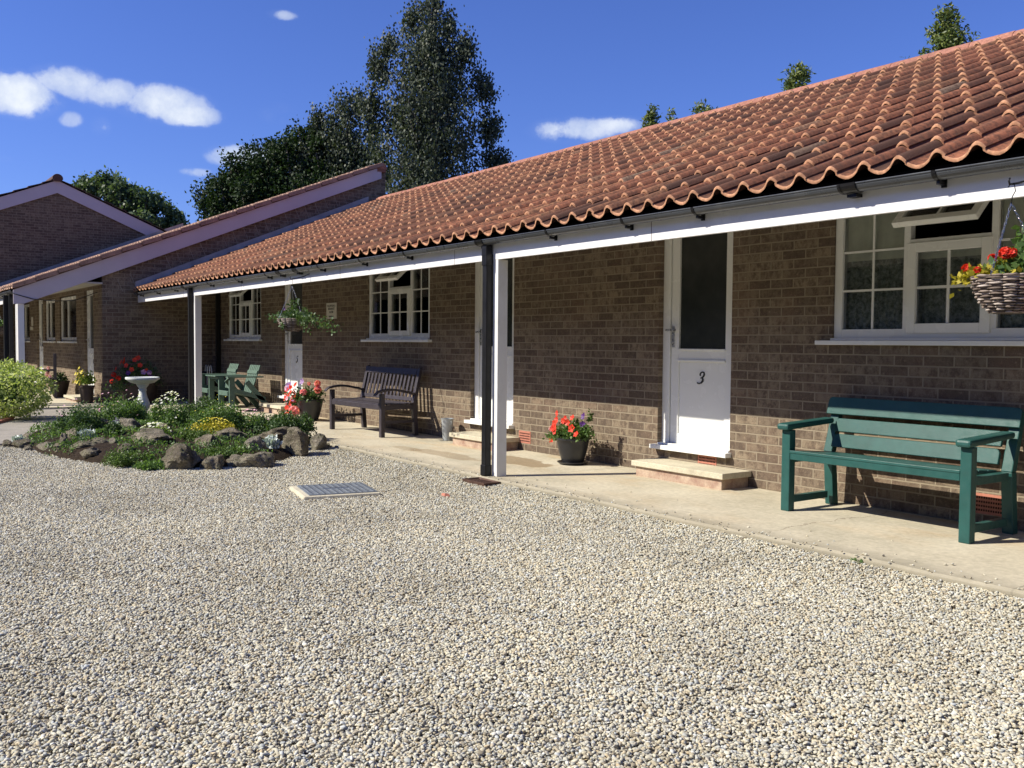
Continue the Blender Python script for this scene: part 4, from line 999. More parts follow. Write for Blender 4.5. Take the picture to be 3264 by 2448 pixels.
# ------------------------------------------------------------------ benches
def green_bench():
    T_ = empty('garden_bench', (-3.68, -.38, 0), 'solid teal green wooden garden bench with planked back, right of door 3', 'bench', rz=0)
    W2 = .70; m = 'green_paint'; bv = .006
    for sx in (-1, 1):
        xo = sx*(W2-.035)
        l = MB(); l.box(xo-.036, xo+.036, -.30, -.235, 0, .585); l.build('leg', m, T_, bevel=bv)
        l = MB(); l.add([(xo-.036,.22,0),(xo+.036,.22,0),(xo+.036,.285,0),(xo-.036,.285,0),(xo-.036,.185,.40),(xo+.036,.185,.40),(xo+.036,.245,.40),(xo-.036,.245,.40)],
              [(0,3,2,1),(4,5,6,7),(0,1,5,4),(1,2,6,5),(2,3,7,6),(3,0,4,7)])
        l.add([(xo-.036,.185,.40),(xo+.036,.185,.40),(xo+.036,.245,.40),(xo-.036,.245,.40),(xo-.036,.300,.78),(xo+.036,.300,.78),(xo+.036,.345,.78),(xo-.036,.345,.78)],
              [(0,3,2,1),(4,5,6,7),(0,1,5,4),(1,2,6,5),(2,3,7,6),(3,0,4,7)])
        l.build('leg', m, T_, bevel=bv)
        a = MB(); a.add([(xo-.05,-.345,.585),(xo+.05,-.345,.585),(xo+.045,.205,.615),(xo-.045,.205,.615),(xo-.05,-.345,.632),(xo+.05,-.345,.632),(xo+.045,.205,.658),(xo-.045,.205,.658)],
              [(0,3,2,1),(4,5,6,7),(0,1,5,4),(1,2,6,5),(2,3,7,6),(3,0,4,7)])
        a.build('armrest', m, T_, bevel=.016)
        s_ = MB(); s_.box(xo-.022, xo+.022, -.236, .172, .058, .108); s_.build('stretcher', m, T_, bevel=.004)
        s_ = MB(); s_.box(xo-.03, xo+.03, -.235, .16, .35, .40); s_.build('side_rail', m, T_, bevel=.004)
    f = MB(); f.box(-W2+.072, W2-.072, -.298, -.262, .375, .425); f.build('front_rail', m, T_, bevel=.004)
    f = MB(); f.box(-W2+.0725, W2-.0725, .125, .155, .33, .385); f.build('rear_rail', m, T_, bevel=.004)
    st = MB(); y = -.305
    for i in range(4):
        y0 = -.302+i*.113; z = .428-.008*i; st.obox((0, y0+.053, z), (1.255 if i else 1.26, .106, .02), Matrix.Rotation(R(-4), 3, 'X'))
    st.build('seat', m, T_, bevel=.004)
    n = Vector((0, -math.cos(R(15)), -math.sin(R(15))))
    for zc, h, wd in ((.49, .100, .62), (.603, .100, .62), (.742, .130, .715)):
        b = MB(); yc = .160+(zc-.40)*.295; Rm = Matrix.Rotation(R(-16), 3, 'X'); hw = wd
        # plank with rounded upper corners
        poly = [(-hw, -h/2), (hw, -h/2), (hw, h/2-.025), (hw-.008, h/2-.008), (hw-.025, h/2), (-hw+.025, h/2), (-hw+.008, h/2-.008), (-hw, h/2-.025)]
        V = []
        for dy in (-.012, .012):
            for px_, pz_ in poly: V.append(Vector((0, yc, zc))+Rm @ Vector((px_, dy, pz_)))
        k_ = len(poly); b.add(V, [tuple(range(k_)), tuple(range(k_, 2*k_))[::-1]]+[(i, i+k_, (i+1) % k_+k_, (i+1) % k_) for i in range(k_)])
        b.build('back_plank', m, T_, bevel=.004)
green_bench()

def brown_bench():
    T_ = empty('garden_bench', (-11.22, -.44, 0), 'dark plum-brown slatted garden bench with curled arms by window of room 4', 'bench', rz=R(2))
    m = 'plum_stain'; hw = .71; bv = .005
    for sx in (-1, 1):
        xo = sx*(hw-.03)
        l = MB(); l.box(xo-.03, xo+.03, -.29, -.235, 0, .545); l.build('leg', m, T_, bevel=bv)
        l = MB(); l.add([(xo-.03,.20,0),(xo+.03,.20,0),(xo+.03,.26,0),(xo-.03,.26,0),(xo-.03,.17,.40),(xo+.03,.17,.40),(xo+.03,.23,.40),(xo-.03,.23,.40)],
              [(0,3,2,1),(0,1,5,4),(1,2,6,5),(2,3,7,6),(3,0,4,7)])
        l.add([(xo-.03,.17,.40),(xo+.03,.17,.40),(xo+.03,.23,.40),(xo-.03,.23,.40),(xo-.03,.275,.86),(xo+.03,.275,.86),(xo+.03,.315,.88),(xo-.03,.315,.88)],
              [(4,5,6,7),(0,1,5,4),(1,2,6,5),(2,3,7,6),(3,0,4,7)])
        l.build('leg', m, T_, bevel=bv)
        a = MB(); pts = []; N_ = 14
        for i in range(N_+1):
            t = i/N_; yy = -.37+t*.58; zz = .575+.035*math.sin(math.pi*min(1, t*1.25))*(1 if t < .8 else 1)-.02*(t > .9)
            if i == 0: zz -= .035
            if i == 1: zz -= .008
            pts.append((yy, zz))
        poly = pts+[(yy, zz-(.030 if 1 < i else .022)) for i, (yy, zz) in reversed(list(enumerate(pts)))]
        a.prism(poly, 'x', xo-.035, xo+.035); a.build('armrest', m, T_, bevel=.006)
        s_ = MB(); s_.box(xo-.018, xo+.018, -.236, .20, .17, .205); s_.build('stretcher', m, T_)
        s_ = MB(); s_.box(xo-.02, xo+.02, -.236, .18, .345, .40); s_.build('side_rail', m, T_)
    f = MB(); f.box(-hw+.06, hw-.06, -.285, -.255, .345, .41); f.build('front_rail', m, T_, bevel=bv)
    st = MB()
    for i in range(7): st.box(-hw+.0+(.0 if i else .06), hw-(.0 if i else .06), -.27+i*.066, -.27+i*.066+.056, .408-abs(i-3)*.0+.003*i*(i-6)/4, .426+.003*i*(i-6)/4)
    st.build('seat', m, T_, bevel=.003)
    def yb(z): return .185+(z-.42)*.225
    tr2 = MB(); Rm = Matrix.Rotation(R(-13), 3, 'X')
    N_ = 12; V = []
    tr2.obox((0, yb(.82), .815), (2*hw-.12, .03, .085), Rm); tr2.build('top_rail', m, T_, bevel=.006)
    tr2 = MB(); tr2.obox((0, yb(.47), .465), (2*hw-.12, .028, .05), Rm); tr2.build('lower_rail', m, T_, bevel=.004)
    sl = MB()
    for i in range(13):
        xx = -hw+.13+i*(2*hw-.26)/12; sl.obox((xx, yb(.63), .63), (.047, .014, .30), Rm)
    sl.build('back_slats', m, T_, bevel=.003)
brown_bench()

def twin_seat():
    T_ = empty('twin_seat', (-16.48, -.5, 0), 'sage green pair of slatted armchairs joined by a little table, by room 5', 'seat')
    m = 'sage_paint'; bv = .004
    Rb = Matrix.Rotation(R(-19), 3, 'X')
    for cx_, nm in ((-.53, 0), (.53, 1)):
        bk = MB()
        for i in range(6):
            xx = cx_-.20+i*.08; bk.obox((xx, .12, .545), (.066, .018, .50), Rb)
        bk.obox((cx_, .145, .66), (.46, .02, .06), Rb); bk.build('backrest', m, T_, bevel=.003)
        se = MB()
        for i in range(6):
            y = -.33+i*.085; z = .335-.018*i; se.obox((cx_, y, z), (.48, .074, .018), Matrix.Rotation(R(-11), 3, 'X'))
        se.obox((cx_, -.37, .305), (.48, .018, .07)); se.build('seat', m, T_, bevel=.003)
        for sx in (-.27, .27):
            xx = cx_+sx
            l = MB(); l.box(xx-.022, xx+.022, -.36, -.27, 0, .575); l.build('leg', m, T_, bevel=bv)
            l = MB(); l.bar((xx, -.30, .37), (xx, .27, .20), .04, .07); l.bar((xx, -.05, .50), (xx, .36, .02), .04, .085); l.build('leg', m, T_, bevel=bv)
    for xx in (-.80, .80):
        a = MB(); a.box(xx-.06, xx+.06, -.40, .22, .575, .597); a.box(xx-.03, xx+.03, -.36, -.30, .52, .575); a.build('armrest', m, T_, bevel=.004)
    tb = MB()
    for i in range(4): tb.box(-.27+i*.137, -.27+i*.137+.128, -.42, .16, .575, .597)
    tb.box(-.26, .26, -.36, -.34, .53, .575); tb.build('table_top', m, T_, bevel=.003)
twin_seat()
# chair in shade by the far rooms
T_ = empty('wooden_chair', (-21.6, -2.75, -.012), 'dark wooden chair half hidden behind the clipped bush', 'chair', rz=R(-8)); m = 'plum_stain'
for sx in (-.24, .24):
    for sy, h in ((-.22, .56), (.22, .92)):
        l = MB(); l.box(sx-.025, sx+.025, sy-.025, sy+.025, 0, h); l.build('leg', m, T_, bevel=.003)
    l = MB(); l.box(sx-.035, sx+.035, -.26, .22, .56, .59); l.build('armrest', m, T_, bevel=.004)
l = MB(); [l.box(-.23, .23, -.24+i*.08, -.24+i*.08+.07, .40, .42) for i in range(6)]; l.build('seat', m, T_, bevel=.003)
l = MB(); [l.box(-.21+i*.085, -.21+i*.085+.07, .212, .226, .48, .82) for i in range(5)]; l.box(-.215, .215, .205, .235, .82, .92); l.build('backrest', m, T_, bevel=.003)

# ------------------------------------------------------------------ plants in pots
def bloom_disc(mb, c, r, nrm, lobes=5, tint=.5, rg=random):
    n = Vector(nrm).normalized(); a = n.cross(Vector((0, 0, 1)) if abs(n.z) < .9 else Vector((1, 0, 0))).normalized(); b = n.cross(a); c = Vector(c)
    k_ = lobes*4; V = [c-n*r*.35]; ph = rg.uniform(0, 6)
    for i in range(k_):
        t = 2*math.pi*i/k_; rr = r*(.88+.14*math.cos(lobes*t)); V.append(c+(a*math.cos(t+ph)+b*math.sin(t+ph))*rr+n*rg.uniform(-.05, .12)*r)
    for i in range(k_): mb.add([V[0], V[1+i], V[1+(i+1) % k_]], [(0, 1, 2)], tint=min(1, max(0, tint+rg.uniform(-.25, .25))))
def bloom_ball(mb, c, r, tint=.5, rg=random):
    c = Vector(c)
    for i in range(26):
        d = Vector((rg.gauss(0, 1), rg.gauss(0, 1), rg.gauss(0, 1)+.2)).normalized(); bloom_disc(mb, c+d*r*.7, r*.42, d+Vector((0, 0, .2)), 5, tint, rg)
def pot_thing(name, x, y, z, prof, mat, label, cat, group=None, saucer=None, part='pot'):
    T_ = empty(name, (x, y, z), label, cat, group)
    mb = MB(); mb.lathe(prof, 40); mb.build(part, mat, T_, autosmooth=True)
    s_ = MB(); rtop = prof[-1][0] if prof[-1][0] > .03 else prof[0][0]
    if saucer:
        s2 = MB(); s2.lathe([(saucer*.80, 0), (saucer, .022), (saucer, .028), (saucer*.93, .028), (saucer*.80, .010)], 36); s2.build('saucer', mat, T_, autosmooth=True)
    return T_
def mound(cx, cy, cz, rx, ry, rz_, n, rg, shell=.5):
    d = rg.normal(size=(n, 3)); d /= np.linalg.norm(d, axis=1)[:, None]; d[:, 2] = np.abs(d[:, 2])*1.0-.15
    r = rg.uniform(shell, 1.0, n)[:, None]; P = d*r*np.array([rx, ry, rz_])
    f = 1+.22*np.sin(P[:, 0]/rx*4+1)*np.cos(P[:, 1]/ry*4)
    P *= f[:, None]; return P+np.array([cx, cy, cz])
pr = random.Random(4)
potprof = lambda r, h: [(r*.60, .012), (r*.66, h*.12), (r*.83, h*.45), (r*.94, h*.75), (r*.985, h*.90), (r*1.03, h*.93), (r*1.03, h), (r*.95, h), (r*.93, h*.93)]
# red petunias right of the post
T_ = pot_thing('plant_pot', -7.22, -.30, 0, potprof(.165, .265), 'potblack', 'charcoal glazed pot of red petunias on a saucer, between the post and door 3', 'plant pot', 'pots of flowers along the wall', saucer=.155)
s_ = MB(); s_.lathe([(.15, .235), (.1, .25), (.01, .25)], 24); s_.build('soil', 'soil', T_)
rg = np.random.default_rng(31)
C = np.concatenate([mound(0, 0, .27, .25, .19, .20, 1300, rg, .3), mound(-.24, -.03, .25, .11, .1, .10, 200, rg), mound(.20, .0, .32, .10, .08, .14, 130, rg, .2), mound(.24, .02, .46, .03, .03, .13, 60, rg, 0)])
leaves('foliage', C, .034, 'green', T_, 'any', .65)
for (dx, dy, dz, r, mt_, k_) in [(-.14, -.10, .44, .036, 'redf', 'd'), (-.05, -.09, .43, .034, 'redf', 'd'), (-.10, -.17, .36, .042, 'redf', 'd'), (-.07, -.18, .33, .038, 'redf', 'd'),
          (-.22, -.06, .40, .036, 'redf', 'd'), (-.16, -.08, .50, .034, 'redf', 'd'), (.08, -.08, .47, .034, 'redf', 'd'), (-.27, -.05, .33, .034, 'palepink', 'd'), (.19, -.12, .32, .034, 'redf', 'd'), (.03, -.10, .42, .036, 'redf', 'd'), (.12, -.12, .37, .044, 'redf', 'd'), (-.245, -.08, .225, .032, 'redf', 'd'), (-.19, -.08, .375, .024, 'redf', 'd'),
          (-.17, -.13, .345, .042, 'palepink', 'b'), (.20, -.04, .49, .038, 'purplef', 'd'), (.18, -.03, .41, .034, 'purplef', 'd'), (-.04, -.07, .46, .026, 'redf', 'd')]:
    mb = MB(); (bloom_disc(mb, (dx, dy, dz), r, (pr.uniform(-.3, .5), -1, pr.uniform(0, .6)), 5, .5, pr) if k_ == 'd' else bloom_ball(mb, (dx, dy, dz), r, .5, pr)); mb.build('flower', mt_, T_)
# pink and red tub by room 5
T_ = pot_thing('plant_pot', -13.35, -.42, 0, potprof(.20, .33), 'potblack', 'dark pot brimming with pink geraniums and red petunias, left of the plum-brown bench', 'plant pot', 'pots of flowers along the wall')
C = np.concatenate([mound(-.05, -.05, .33, .33, .28, .22, 900, rg, .3), mound(-.28, -.1, .2, .16, .16, .14, 300, rg, .3), mound(.3, .0, .42, .14, .12, .10, 160, rg, .3)])
leaves('foliage', C, .04, 'dkgreen', T_, 'any', .7)
for (dx, dy, dz, r, mt_, k_) in [(.02, -.26, .16, .10, 'pinkf', 'b'), (-.10, -.20, .34, .075, 'pinkf', 'b'), (.13, -.16, .44, .066, 'pinkf', 'b'), (.40, -.05, .49, .07, 'pinkf', 'b'), (.42, -.06, .58, .062, 'pinkf', 'b'),
          (.20, -.10, .57, .035, 'pinkf', 'b')]:
    mb = MB(); bloom_ball(mb, (dx, dy, dz), r, .5, pr); mb.build('flower', mt_, T_)
for i in range(46):
    mt_ = pr.choice(['redf', 'redf', 'redf', 'palepink', 'violetf']); dx = pr.uniform(-.46, -.02); dz = pr.uniform(.08, .56); dy = -.14-.14*math.sqrt(max(0, 1-((dx+.22)/.26)**2))*pr.uniform(.6, 1)
    mb = MB(); bloom_disc(mb, (dx, dy, dz), pr.uniform(.032, .046), (pr.uniform(-.3, .6), -1, pr.uniform(0, .7)), 5, .5, pr); mb.build('flower', mt_, T_)
mb = MB(); bloom_disc(mb, (.07, -.16, .60), .05, (.3, -1, .3), 5, .5, pr); mb.build('flower', 'violetf', T_)
# dark pot by the far doorstep
T_ = pot_thing('plant_pot', -21.75, -2.42, -.012, potprof(.20, .34), 'plant_pot_brown', 'dark pot with pale pink flowers beside the far doorstep of room 6', 'plant pot', 'pots of flowers along the wall')
leaves('foliage', np.concatenate([mound(0, 0, .34, .26, .22, .24, 500, rg, .3)]), .045, 'dkgreen', T_)
for i in range(6):
    mb = MB(); bloom_ball(mb, (pr.uniform(-.25, .1), -.2, pr.uniform(.42, .62)), .045, .5, pr); mb.build('flower', 'palepink', T_)
# big shaded tub at the corner
T_ = pot_thing('flower_tub', -18.72, -1.55, -.012, [(.26, 0), (.30, .1), (.33, .35), (.35, .36), (.35, .41), (.31, .41), (.30, .36)], 'plant_pot_brown', 'shaded tub of red and purple flowers against the dark side wall', 'flower tub')
leaves('foliage', np.concatenate([mound(0, 0, .42, .50, .48, .48, 1500, rg, .3), mound(.05, -.35, .30, .3, .3, .25, 300, rg, .2)]), .05, 'dkgreen', T_)
for i in range(17):
    a = pr.uniform(-2.6, .6); h = pr.uniform(.35, .9); rr = .48*math.sqrt(max(.1, 1-((h-.42)/.52)**2)); mt_ = 'redf' if h > .66 else pr.choice(['purplef', 'violetf', 'purplef', 'redf'])
    mb = MB(); c_ = (rr*math.cos(a), rr*math.sin(a), h); (bloom_ball if pr.random() < .4 else lambda m_, c, r, t, g_: bloom_disc(m_, c, r, (math.cos(a), math.sin(a), .3), 5, t, g_))(mb, c_, pr.uniform(.045, .06), .5, pr); mb.build('flower', mt_, T_)
T_ = pot_thing('plant_pot', -19.35, -2.36, -.012, [(.10, 0), (.13, .30), (.145, .31), (.145, .34), (.12, .34)], 'plant_pot_brown', 'slim pot of yellow flowers at the sunlit brick corner', 'plant pot')
leaves('foliage', np.concatenate([mound(0, 0, .40, .22, .2, .24, 500, rg, .2)]), .05, 'lime', T_)
for i in range(16):
    mb = MB(); bloom_disc(mb, (pr.uniform(-.2, .2), pr.uniform(-.22, -.08), pr.uniform(.36, .68)), .04, (.2, -1, .4), 5, .5, pr); mb.build('flower', 'yellowf', T_)

# bucket
T_ = empty('bucket', (-9.80, -.17, 0), 'slim galvanised flower bucket beside the step of door 4', 'bucket')
mb = MB(); mb.lathe([(.050, 0), (.054, .004), (.074, .262), (.080, .264), (.080, .272), (.072, .270), (.050, .02)], 32); mb.build('body', 'zinc', T_, autosmooth=True)
mb = MB(); [mb.tube([(-.078, y, .25), (-.098, y*.7, .235), (-.095, y*.7, .205), (-.070, y, .195)], .004, 6) for y in (-.0,)]; mb.tube([(.078, 0, .25), (.098, 0, .235), (.093, 0, .205), (.070, 0, .195)], .004, 6); mb.build('handle', 'zinc', T_, smooth=True)

# ------------------------------------------------------------------ hanging baskets
def basket(x, y, z, r, h, label, seed, plants, hook_z):
    """z: rim height"""
    T_ = empty('hanging_basket', (x, y, z), label, 'hanging basket', 'hanging baskets under the gutter')
    pr_ = random.Random(seed); rg_ = np.random.default_rng(seed)
    prof = lambda t: r*(1-t)**.0*math.sqrt(max(0.02, 1-(t**1.7)*.82))
    nring = 15; ns = 15; wv = MB()
    for k_ in range(nring):
        t = k_/(nring-1)*.97; zz = -t*h; rad = prof(t); pts = []
        N_ = ns*4
        for i in range(N_+1):
            a = 2*math.pi*i/N_; pts.append((( rad+.007*math.sin(a*ns/2+math.pi*k_))*math.cos(a), (rad+.007*math.sin(a*ns/2+math.pi*k_))*math.sin(a), zz+pr_.uniform(-.0015, .0015)))
        for i in range(0, N_, 4): wv.tube(pts[i:i+5], [.0030, .0052, .0056, .0052, .0030], 6, tint=pr_.random())
    wv.build('basket', 'wicker', T_, smooth=True)
    ln = MB(); ln.lathe([(prof(1-i/9*.999)*.93, -h*(1-i/9)) for i in range(10)], 24, (0, 0, -.002)); ln.build('liner', 'plant_pot_brown', T_, smooth=True)
    ch = MB()
    topz = hook_z-z-.09
    for i in range(3):
        a = 2*math.pi*i/3+.5; p0 = Vector((r*math.cos(a), r*math.sin(a), 0)); p1 = Vector((0, 0, topz)); n_ = int((p1-p0).length/.02)
        for j in range(n_):
            c = p0.lerp(p1, (j+.5)/n_); d = (p1-p0).normalized(); s1 = d.cross(Vector((0, 1, 0)) if j % 2 else Vector((1, 0, 0))).normalized()
            L_ = .012; W_ = .005; ring = [c+d*(L_*math.cos(q))+s1*(W_*math.sin(q)) for q in [k2*math.pi/4 for k2 in range(9)]]; ch.tube(ring, .0013, 4, cap=False)
    ch.build('chain', 'chrome', T_)
    hk = MB(); hk.tube([(0, 0, topz-.005), (.004, 0, topz+.03), (.018, 0, topz+.055), (.012, 0, topz+.085), (-.008, 0, topz+.09), (-.018, 0, topz+.075)], .0022, 6)
    hk.tube([(0, 0, topz+.09), (0, .06, topz+.10), (0, .14, topz+.12), (0, .225, topz+.16)], .006, 6); hk.tube([(0, 0, topz+.09), (0, -.02, topz+.085), (0, -.028, topz+.10), (0, -.02, topz+.115)], .005, 6)
    hk.build('hook', 'black', T_, smooth=True)
    for nm, C_, ls, mt_ in plants(rg_): leaves(nm, C_, ls, mt_, T_, 'any', .7)
    return T_
def trail(p0, p1, n, rg_, sp=.02, sag=.0):
    t = rg_.random(n)[:, None]; P = np.array(p0)+(np.array(p1)-np.array(p0))*t; P[:, 2] += -sag*(t[:, 0]**2); return P+rg_.normal(0, sp, (n, 3))
T_ = basket(-2.285, -1.68, 1.525, .160, .175, 'wicker hanging basket with red flowers and golden foliage at the right edge, before the window', 71,
    lambda g_: [('foliage', np.concatenate([mound(-.05, 0, .0, .19, .16, .09, 420, g_, .3), trail((-.12, -.06, .02), (-.20, -.10, -.03), 60, g_)]), .030, 'golden'),
                ('trailing_plant', np.concatenate([mound(.07, .02, .03, .16, .16, .14, 420, g_, .3), trail((.14, 0, .05), (.24, .04, -.18), 120, g_), trail((.03, .05, .12), (.05, .06, .22), 60, g_), mound(.2, 0, -.02, .1, .1, .08, 120, g_)]), .036, 'green')], 1.96)
for (dx, dy, dz, r) in [(.02, -.08, .105, .036), (-.04, -.08, .085, .026), (-.18, -.05, .045, .03), (-.09, -.12, .03, .02), (.045, -.07, .105, .03), (.19, -.02, -.17, .04), (.14, -.09, -.06, .018)]:
    mb = MB(); bloom_ball(mb, (dx, dy, dz), r, .4, pr); mb.build('flower', 'redf', T_)
T_ = basket(-10.97, -1.68, 1.47, .17, .15, 'wicker hanging basket with straggling ivy and fuchsia before door 5', 72,
    lambda g_: [('foliage', np.concatenate([mound(0, 0, .02, .20, .18, .13, 500, g_, .3), trail((.1, 0, .02), (1.15, .05, -.06), 260, g_, .04, .06), trail((.1, 0, .02), (.8, -.1, .02), 130, g_, .04, .0), trail((.1, 0, .05), (.42, .05, .02), 110, g_, .04),
        trail((-.1, 0, .02), (-.62, -.05, .04), 130, g_, .03, .0), trail((-.1, 0, .05), (-.28, 0, .0), 60, g_, .03), trail((.3, 0, 0), (.45, 0, -.14), 40, g_, .03), trail((.0, 0, .1), (-.06, 0, .26), 40, g_, .02), trail((.1, -.02, .1), (.22, -.02, .22), 40, g_, .02),
        trail((.05, -.14, .0), (.08, -.16, -.12), 50, g_, .02)]), .034, 'dkgreen')], 1.96)
for (dx, dy, dz) in [(.22, -.02, .22), (-.12, -.05, .12), (.3, -.02, .1), (.35, 0, .03)]:
    mb = MB(); bloom_disc(mb, (dx, dy, dz), .018, (.2, -1, .1), 5, .4, pr); mb.build('flower', 'purplef', T_)
T_ = basket(-20.32, -3.74, 1.44, .17, .16, 'hanging basket with an orange-red bloom at the left edge, before the dark porch', 73,
    lambda g_: [('foliage', mound(0, 0, .02, .24, .2, .14, 420, g_, .3), .045, 'green')], 1.95)
for (dx, dy, dz) in [(.16, -.1, .05), (.20, -.12, -.02), (-.1, -.15, .08)]:
    mb = MB(); bloom_ball(mb, (dx, dy, dz), .05, .6, pr); mb.build('flower', 'redf', T_)

# ------------------------------------------------------------------ notice on the wall
T_ = empty('notice_sign', (-13.46, -.006, 1.67), 'small cream notice with three lines of lettering and a left arrow on the brick wall', 'sign')
mb = MB(); mb.box(-.175, .175, -.012, .004, -.122, .122); mb.build('board', 'signw', T_, bevel=.002)
mb = MB(); frame_rect(mb, -.175, .175, -.122, .122, -.015, -.0121, .012); mb.build('border', 'signw', T_)
def text(body, x, z, size, y, parent):
    cu = bpy.data.curves.new('lettering', 'FONT'); cu.body = body; cu.size = size; cu.align_x = 'CENTER'; cu.extrude = .0004; cu.offset = .0008; cu.resolution_u = 2
    o = bpy.data.objects.new('lettering', cu); col.objects.link(o); o.parent = parent; o.location = (x, y, z); o.rotation_euler = (R(90), 0, 0); cu.materials.append(MAT['ink']); return o
text('RECEPTION &', 0, .062, .046, -.0128, T_); text('BREAKFAST', 0, .018, .046, -.0128, T_); text('ROOM', 0, -.032, .046, -.0128, T_)
mb = MB(); mb.prism([(-.09, -.082), (-.07, -.070), (-.07, -.076), (.09, -.076), (.09, -.092), (-.07, -.092), (-.07, -.097)], 'y', -.0135, -.0121); mb.build('arrow', 'ink', T_)

# ------------------------------------------------------------------ manhole cover and drain tray
T_ = empty('manhole_cover', (-7.20, -2.85, GZ), 'square galvanised inspection cover set in a pale concrete surround', 'manhole cover', rz=R(-12))
mb = MB(); mb.box(-.312, .302, -.335, .305, -.02, .036)
mb.build('surround', 'conc', T_, bevel=.018)
mb = MB(); mb.box(-.268, .268, -.280, .280, .02, .044)
cov_ = mb.build('cover', 'cover', T_, bevel=.003)
mb = MB()
for i in range(11):
    for j in range(11):
        xx = -.235+i*.047; yy = -.25+j*.05
        if abs(i-5) < 1 and 3 <= j <= 7: continue
        mb.lathe([(.013, .044), (.012, .0475), (.006, .049)], 8, (xx, yy, 0))
mb.build('studs', 'cover', cov_)
mb = MB(); mb.box(-.006, .006, -.11, .11, .044, .0505); mb.build('badge_bar', 'chrome', cov_)
T_ = empty('drain_tray', (-6.85, -1.615, GZ), 'rusty iron gully tray under the black downpipe', 'drain')
mb = MB(); 
mb.add([(-.16,-.085,-.01),(.15,-.085,-.01),(.15,.075,-.01),(-.16,.075,-.01),(-.18,-.105,.058),(.17,-.105,.058),(.17,.08,.058),(-.18,.08,.058),(-.168,-.093,.058),(.158,-.093,.058),(.158,.068,.058),(-.168,.068,.058),(-.15,-.08,.03),(.14,-.08,.03),(.14,.06,.03),(-.15,.06,.03)],
       [(0,1,5,4),(1,2,6,5),(2,3,7,6),(3,0,4,7),(4,5,9,8),(5,6,10,9),(6,7,11,10),(7,4,8,11),(8,9,13,12),(9,10,14,13),(10,11,15,14),(11,8,12,15),(12,13,14,15),(3,2,1,0)])
mb.build('tray', 'rust', T_)
mb = MB(); [mb.box(-.15+i*.03, -.15+i*.03+.012, -.085, .06, .035, .048) for i in range(10)]; mb.build('grate', 'rust', T_)

# ------------------------------------------------------------------ bird bath
T_ = empty('bird_bath', (-13.89, -2.71, .045), 'white painted stone bird bath on a baluster pedestal in the rock garden', 'bird bath')
mb = MB(); mb.box(-.115, .115, -.115, .115, 0, .05)
mb.lathe([(.105, .05), (.10, .065), (.085, .075), (.052, .105), (.045, .118), (.058, .128), (.058, .138), (.06, .15), (.088, .185), (.098, .225), (.092, .27), (.070, .33), (.052, .385), (.047, .43), (.056, .44), (.056, .455), (.048, .462), (.060, .49), (.085, .52), (.088, .54)], 40)
mb.build('pedestal', 'bath', T_, autosmooth=True)
mb = MB(); mb.lathe([(.085, .535), (.16, .552), (.205, .585), (.212, .592), (.225, .596), (.230, .608), (.230, .622), (.222, .630), (.205, .628), (.195, .612), (.14, .592), (.02, .585)], 48); mb.build('bowl', 'bath', T_, autosmooth=True)

# ------------------------------------------------------------------ rock garden
mb = MB(); V = []; F = []; nx, ny = 60, 40
def mound_h(x, y):
    q = ((x+12.0)/2.75)**2+((y+3.0)/1.42)**2
    return -.03+.17*max(0, 1-q)**.6+.03*mnoise.noise(Vector((x*2, y*2, 0))) if q < 1.02 else -.12
for i in range(nx+1):
    for j in range(ny+1):
        x = -15.1+5.9*i/nx; y = -4.7+3.3*j/ny; V.append((x, y, mound_h(x, y)))
for i in range(nx):
    for j in range(ny): a = i*(ny+1)+j; F.append((a, a+ny+1, a+ny+2, a+1))
mb.add(V, F); tag(mb.build('soil_bed', 'soil', smooth=True), 'dark soil mound of the rock garden', kind='structure')
def rock(x, y, z, wd, h, seed, label):
    rg_ = random.Random(seed); bm = bmesh.new(); bmesh.ops.create_icosphere(bm, subdivisions=4, radius=1)
    planes = []
    for i in range(13):
        d = Vector((rg_.gauss(0, 1), rg_.gauss(0, 1), rg_.gauss(0, .8))).normalized(); planes.append((d, rg_.uniform(.58, .88)))
    off = Vector((seed*3.7, seed*1.3, 0)); ang = rg_.uniform(-.5, .5); dep = wd*rg_.uniform(.6, .85)
    for v in bm.verts:
        c = v.co.copy()
        for d, k_ in planes:
            e = c.dot(d)
            if e > k_: c -= d*(e-k_)*.92
        n1 = mnoise.noise(c*1.6+off)*.20+mnoise.noise(c*3.5+off)*.12+abs(mnoise.noise(c*7+off))*.09+mnoise.noise(c*15+off)*.04
        # bedding strata
        c = c*(1+n1); c.z += .035*math.sin(c.z*14+off.x+2*c.x)
        xx, yy = c.x*math.cos(ang)-c.y*math.sin(ang), c.x*math.sin(ang)+c.y*math.cos(ang)
        v.co = Vector((xx*wd*.58, yy*dep*.58, max(c.z, -.55)*h*.72+h*.36))
    me = bpy.data.meshes.new('rock'); bm.to_mesh(me); bm.free(); me.polygons.foreach_set('use_smooth', [True]*len(me.polygons))
    try: me.set_sharp_from_angle(angle=R(32))
    except Exception: pass
    o = bpy.data.objects.new('rock', me); col.objects.link(o); o.location = (x, y+dep*.25, z-.01); me.materials.append(MAT['rock'])
    tag(o, label, 'rock', 'rocks edging the rock garden')
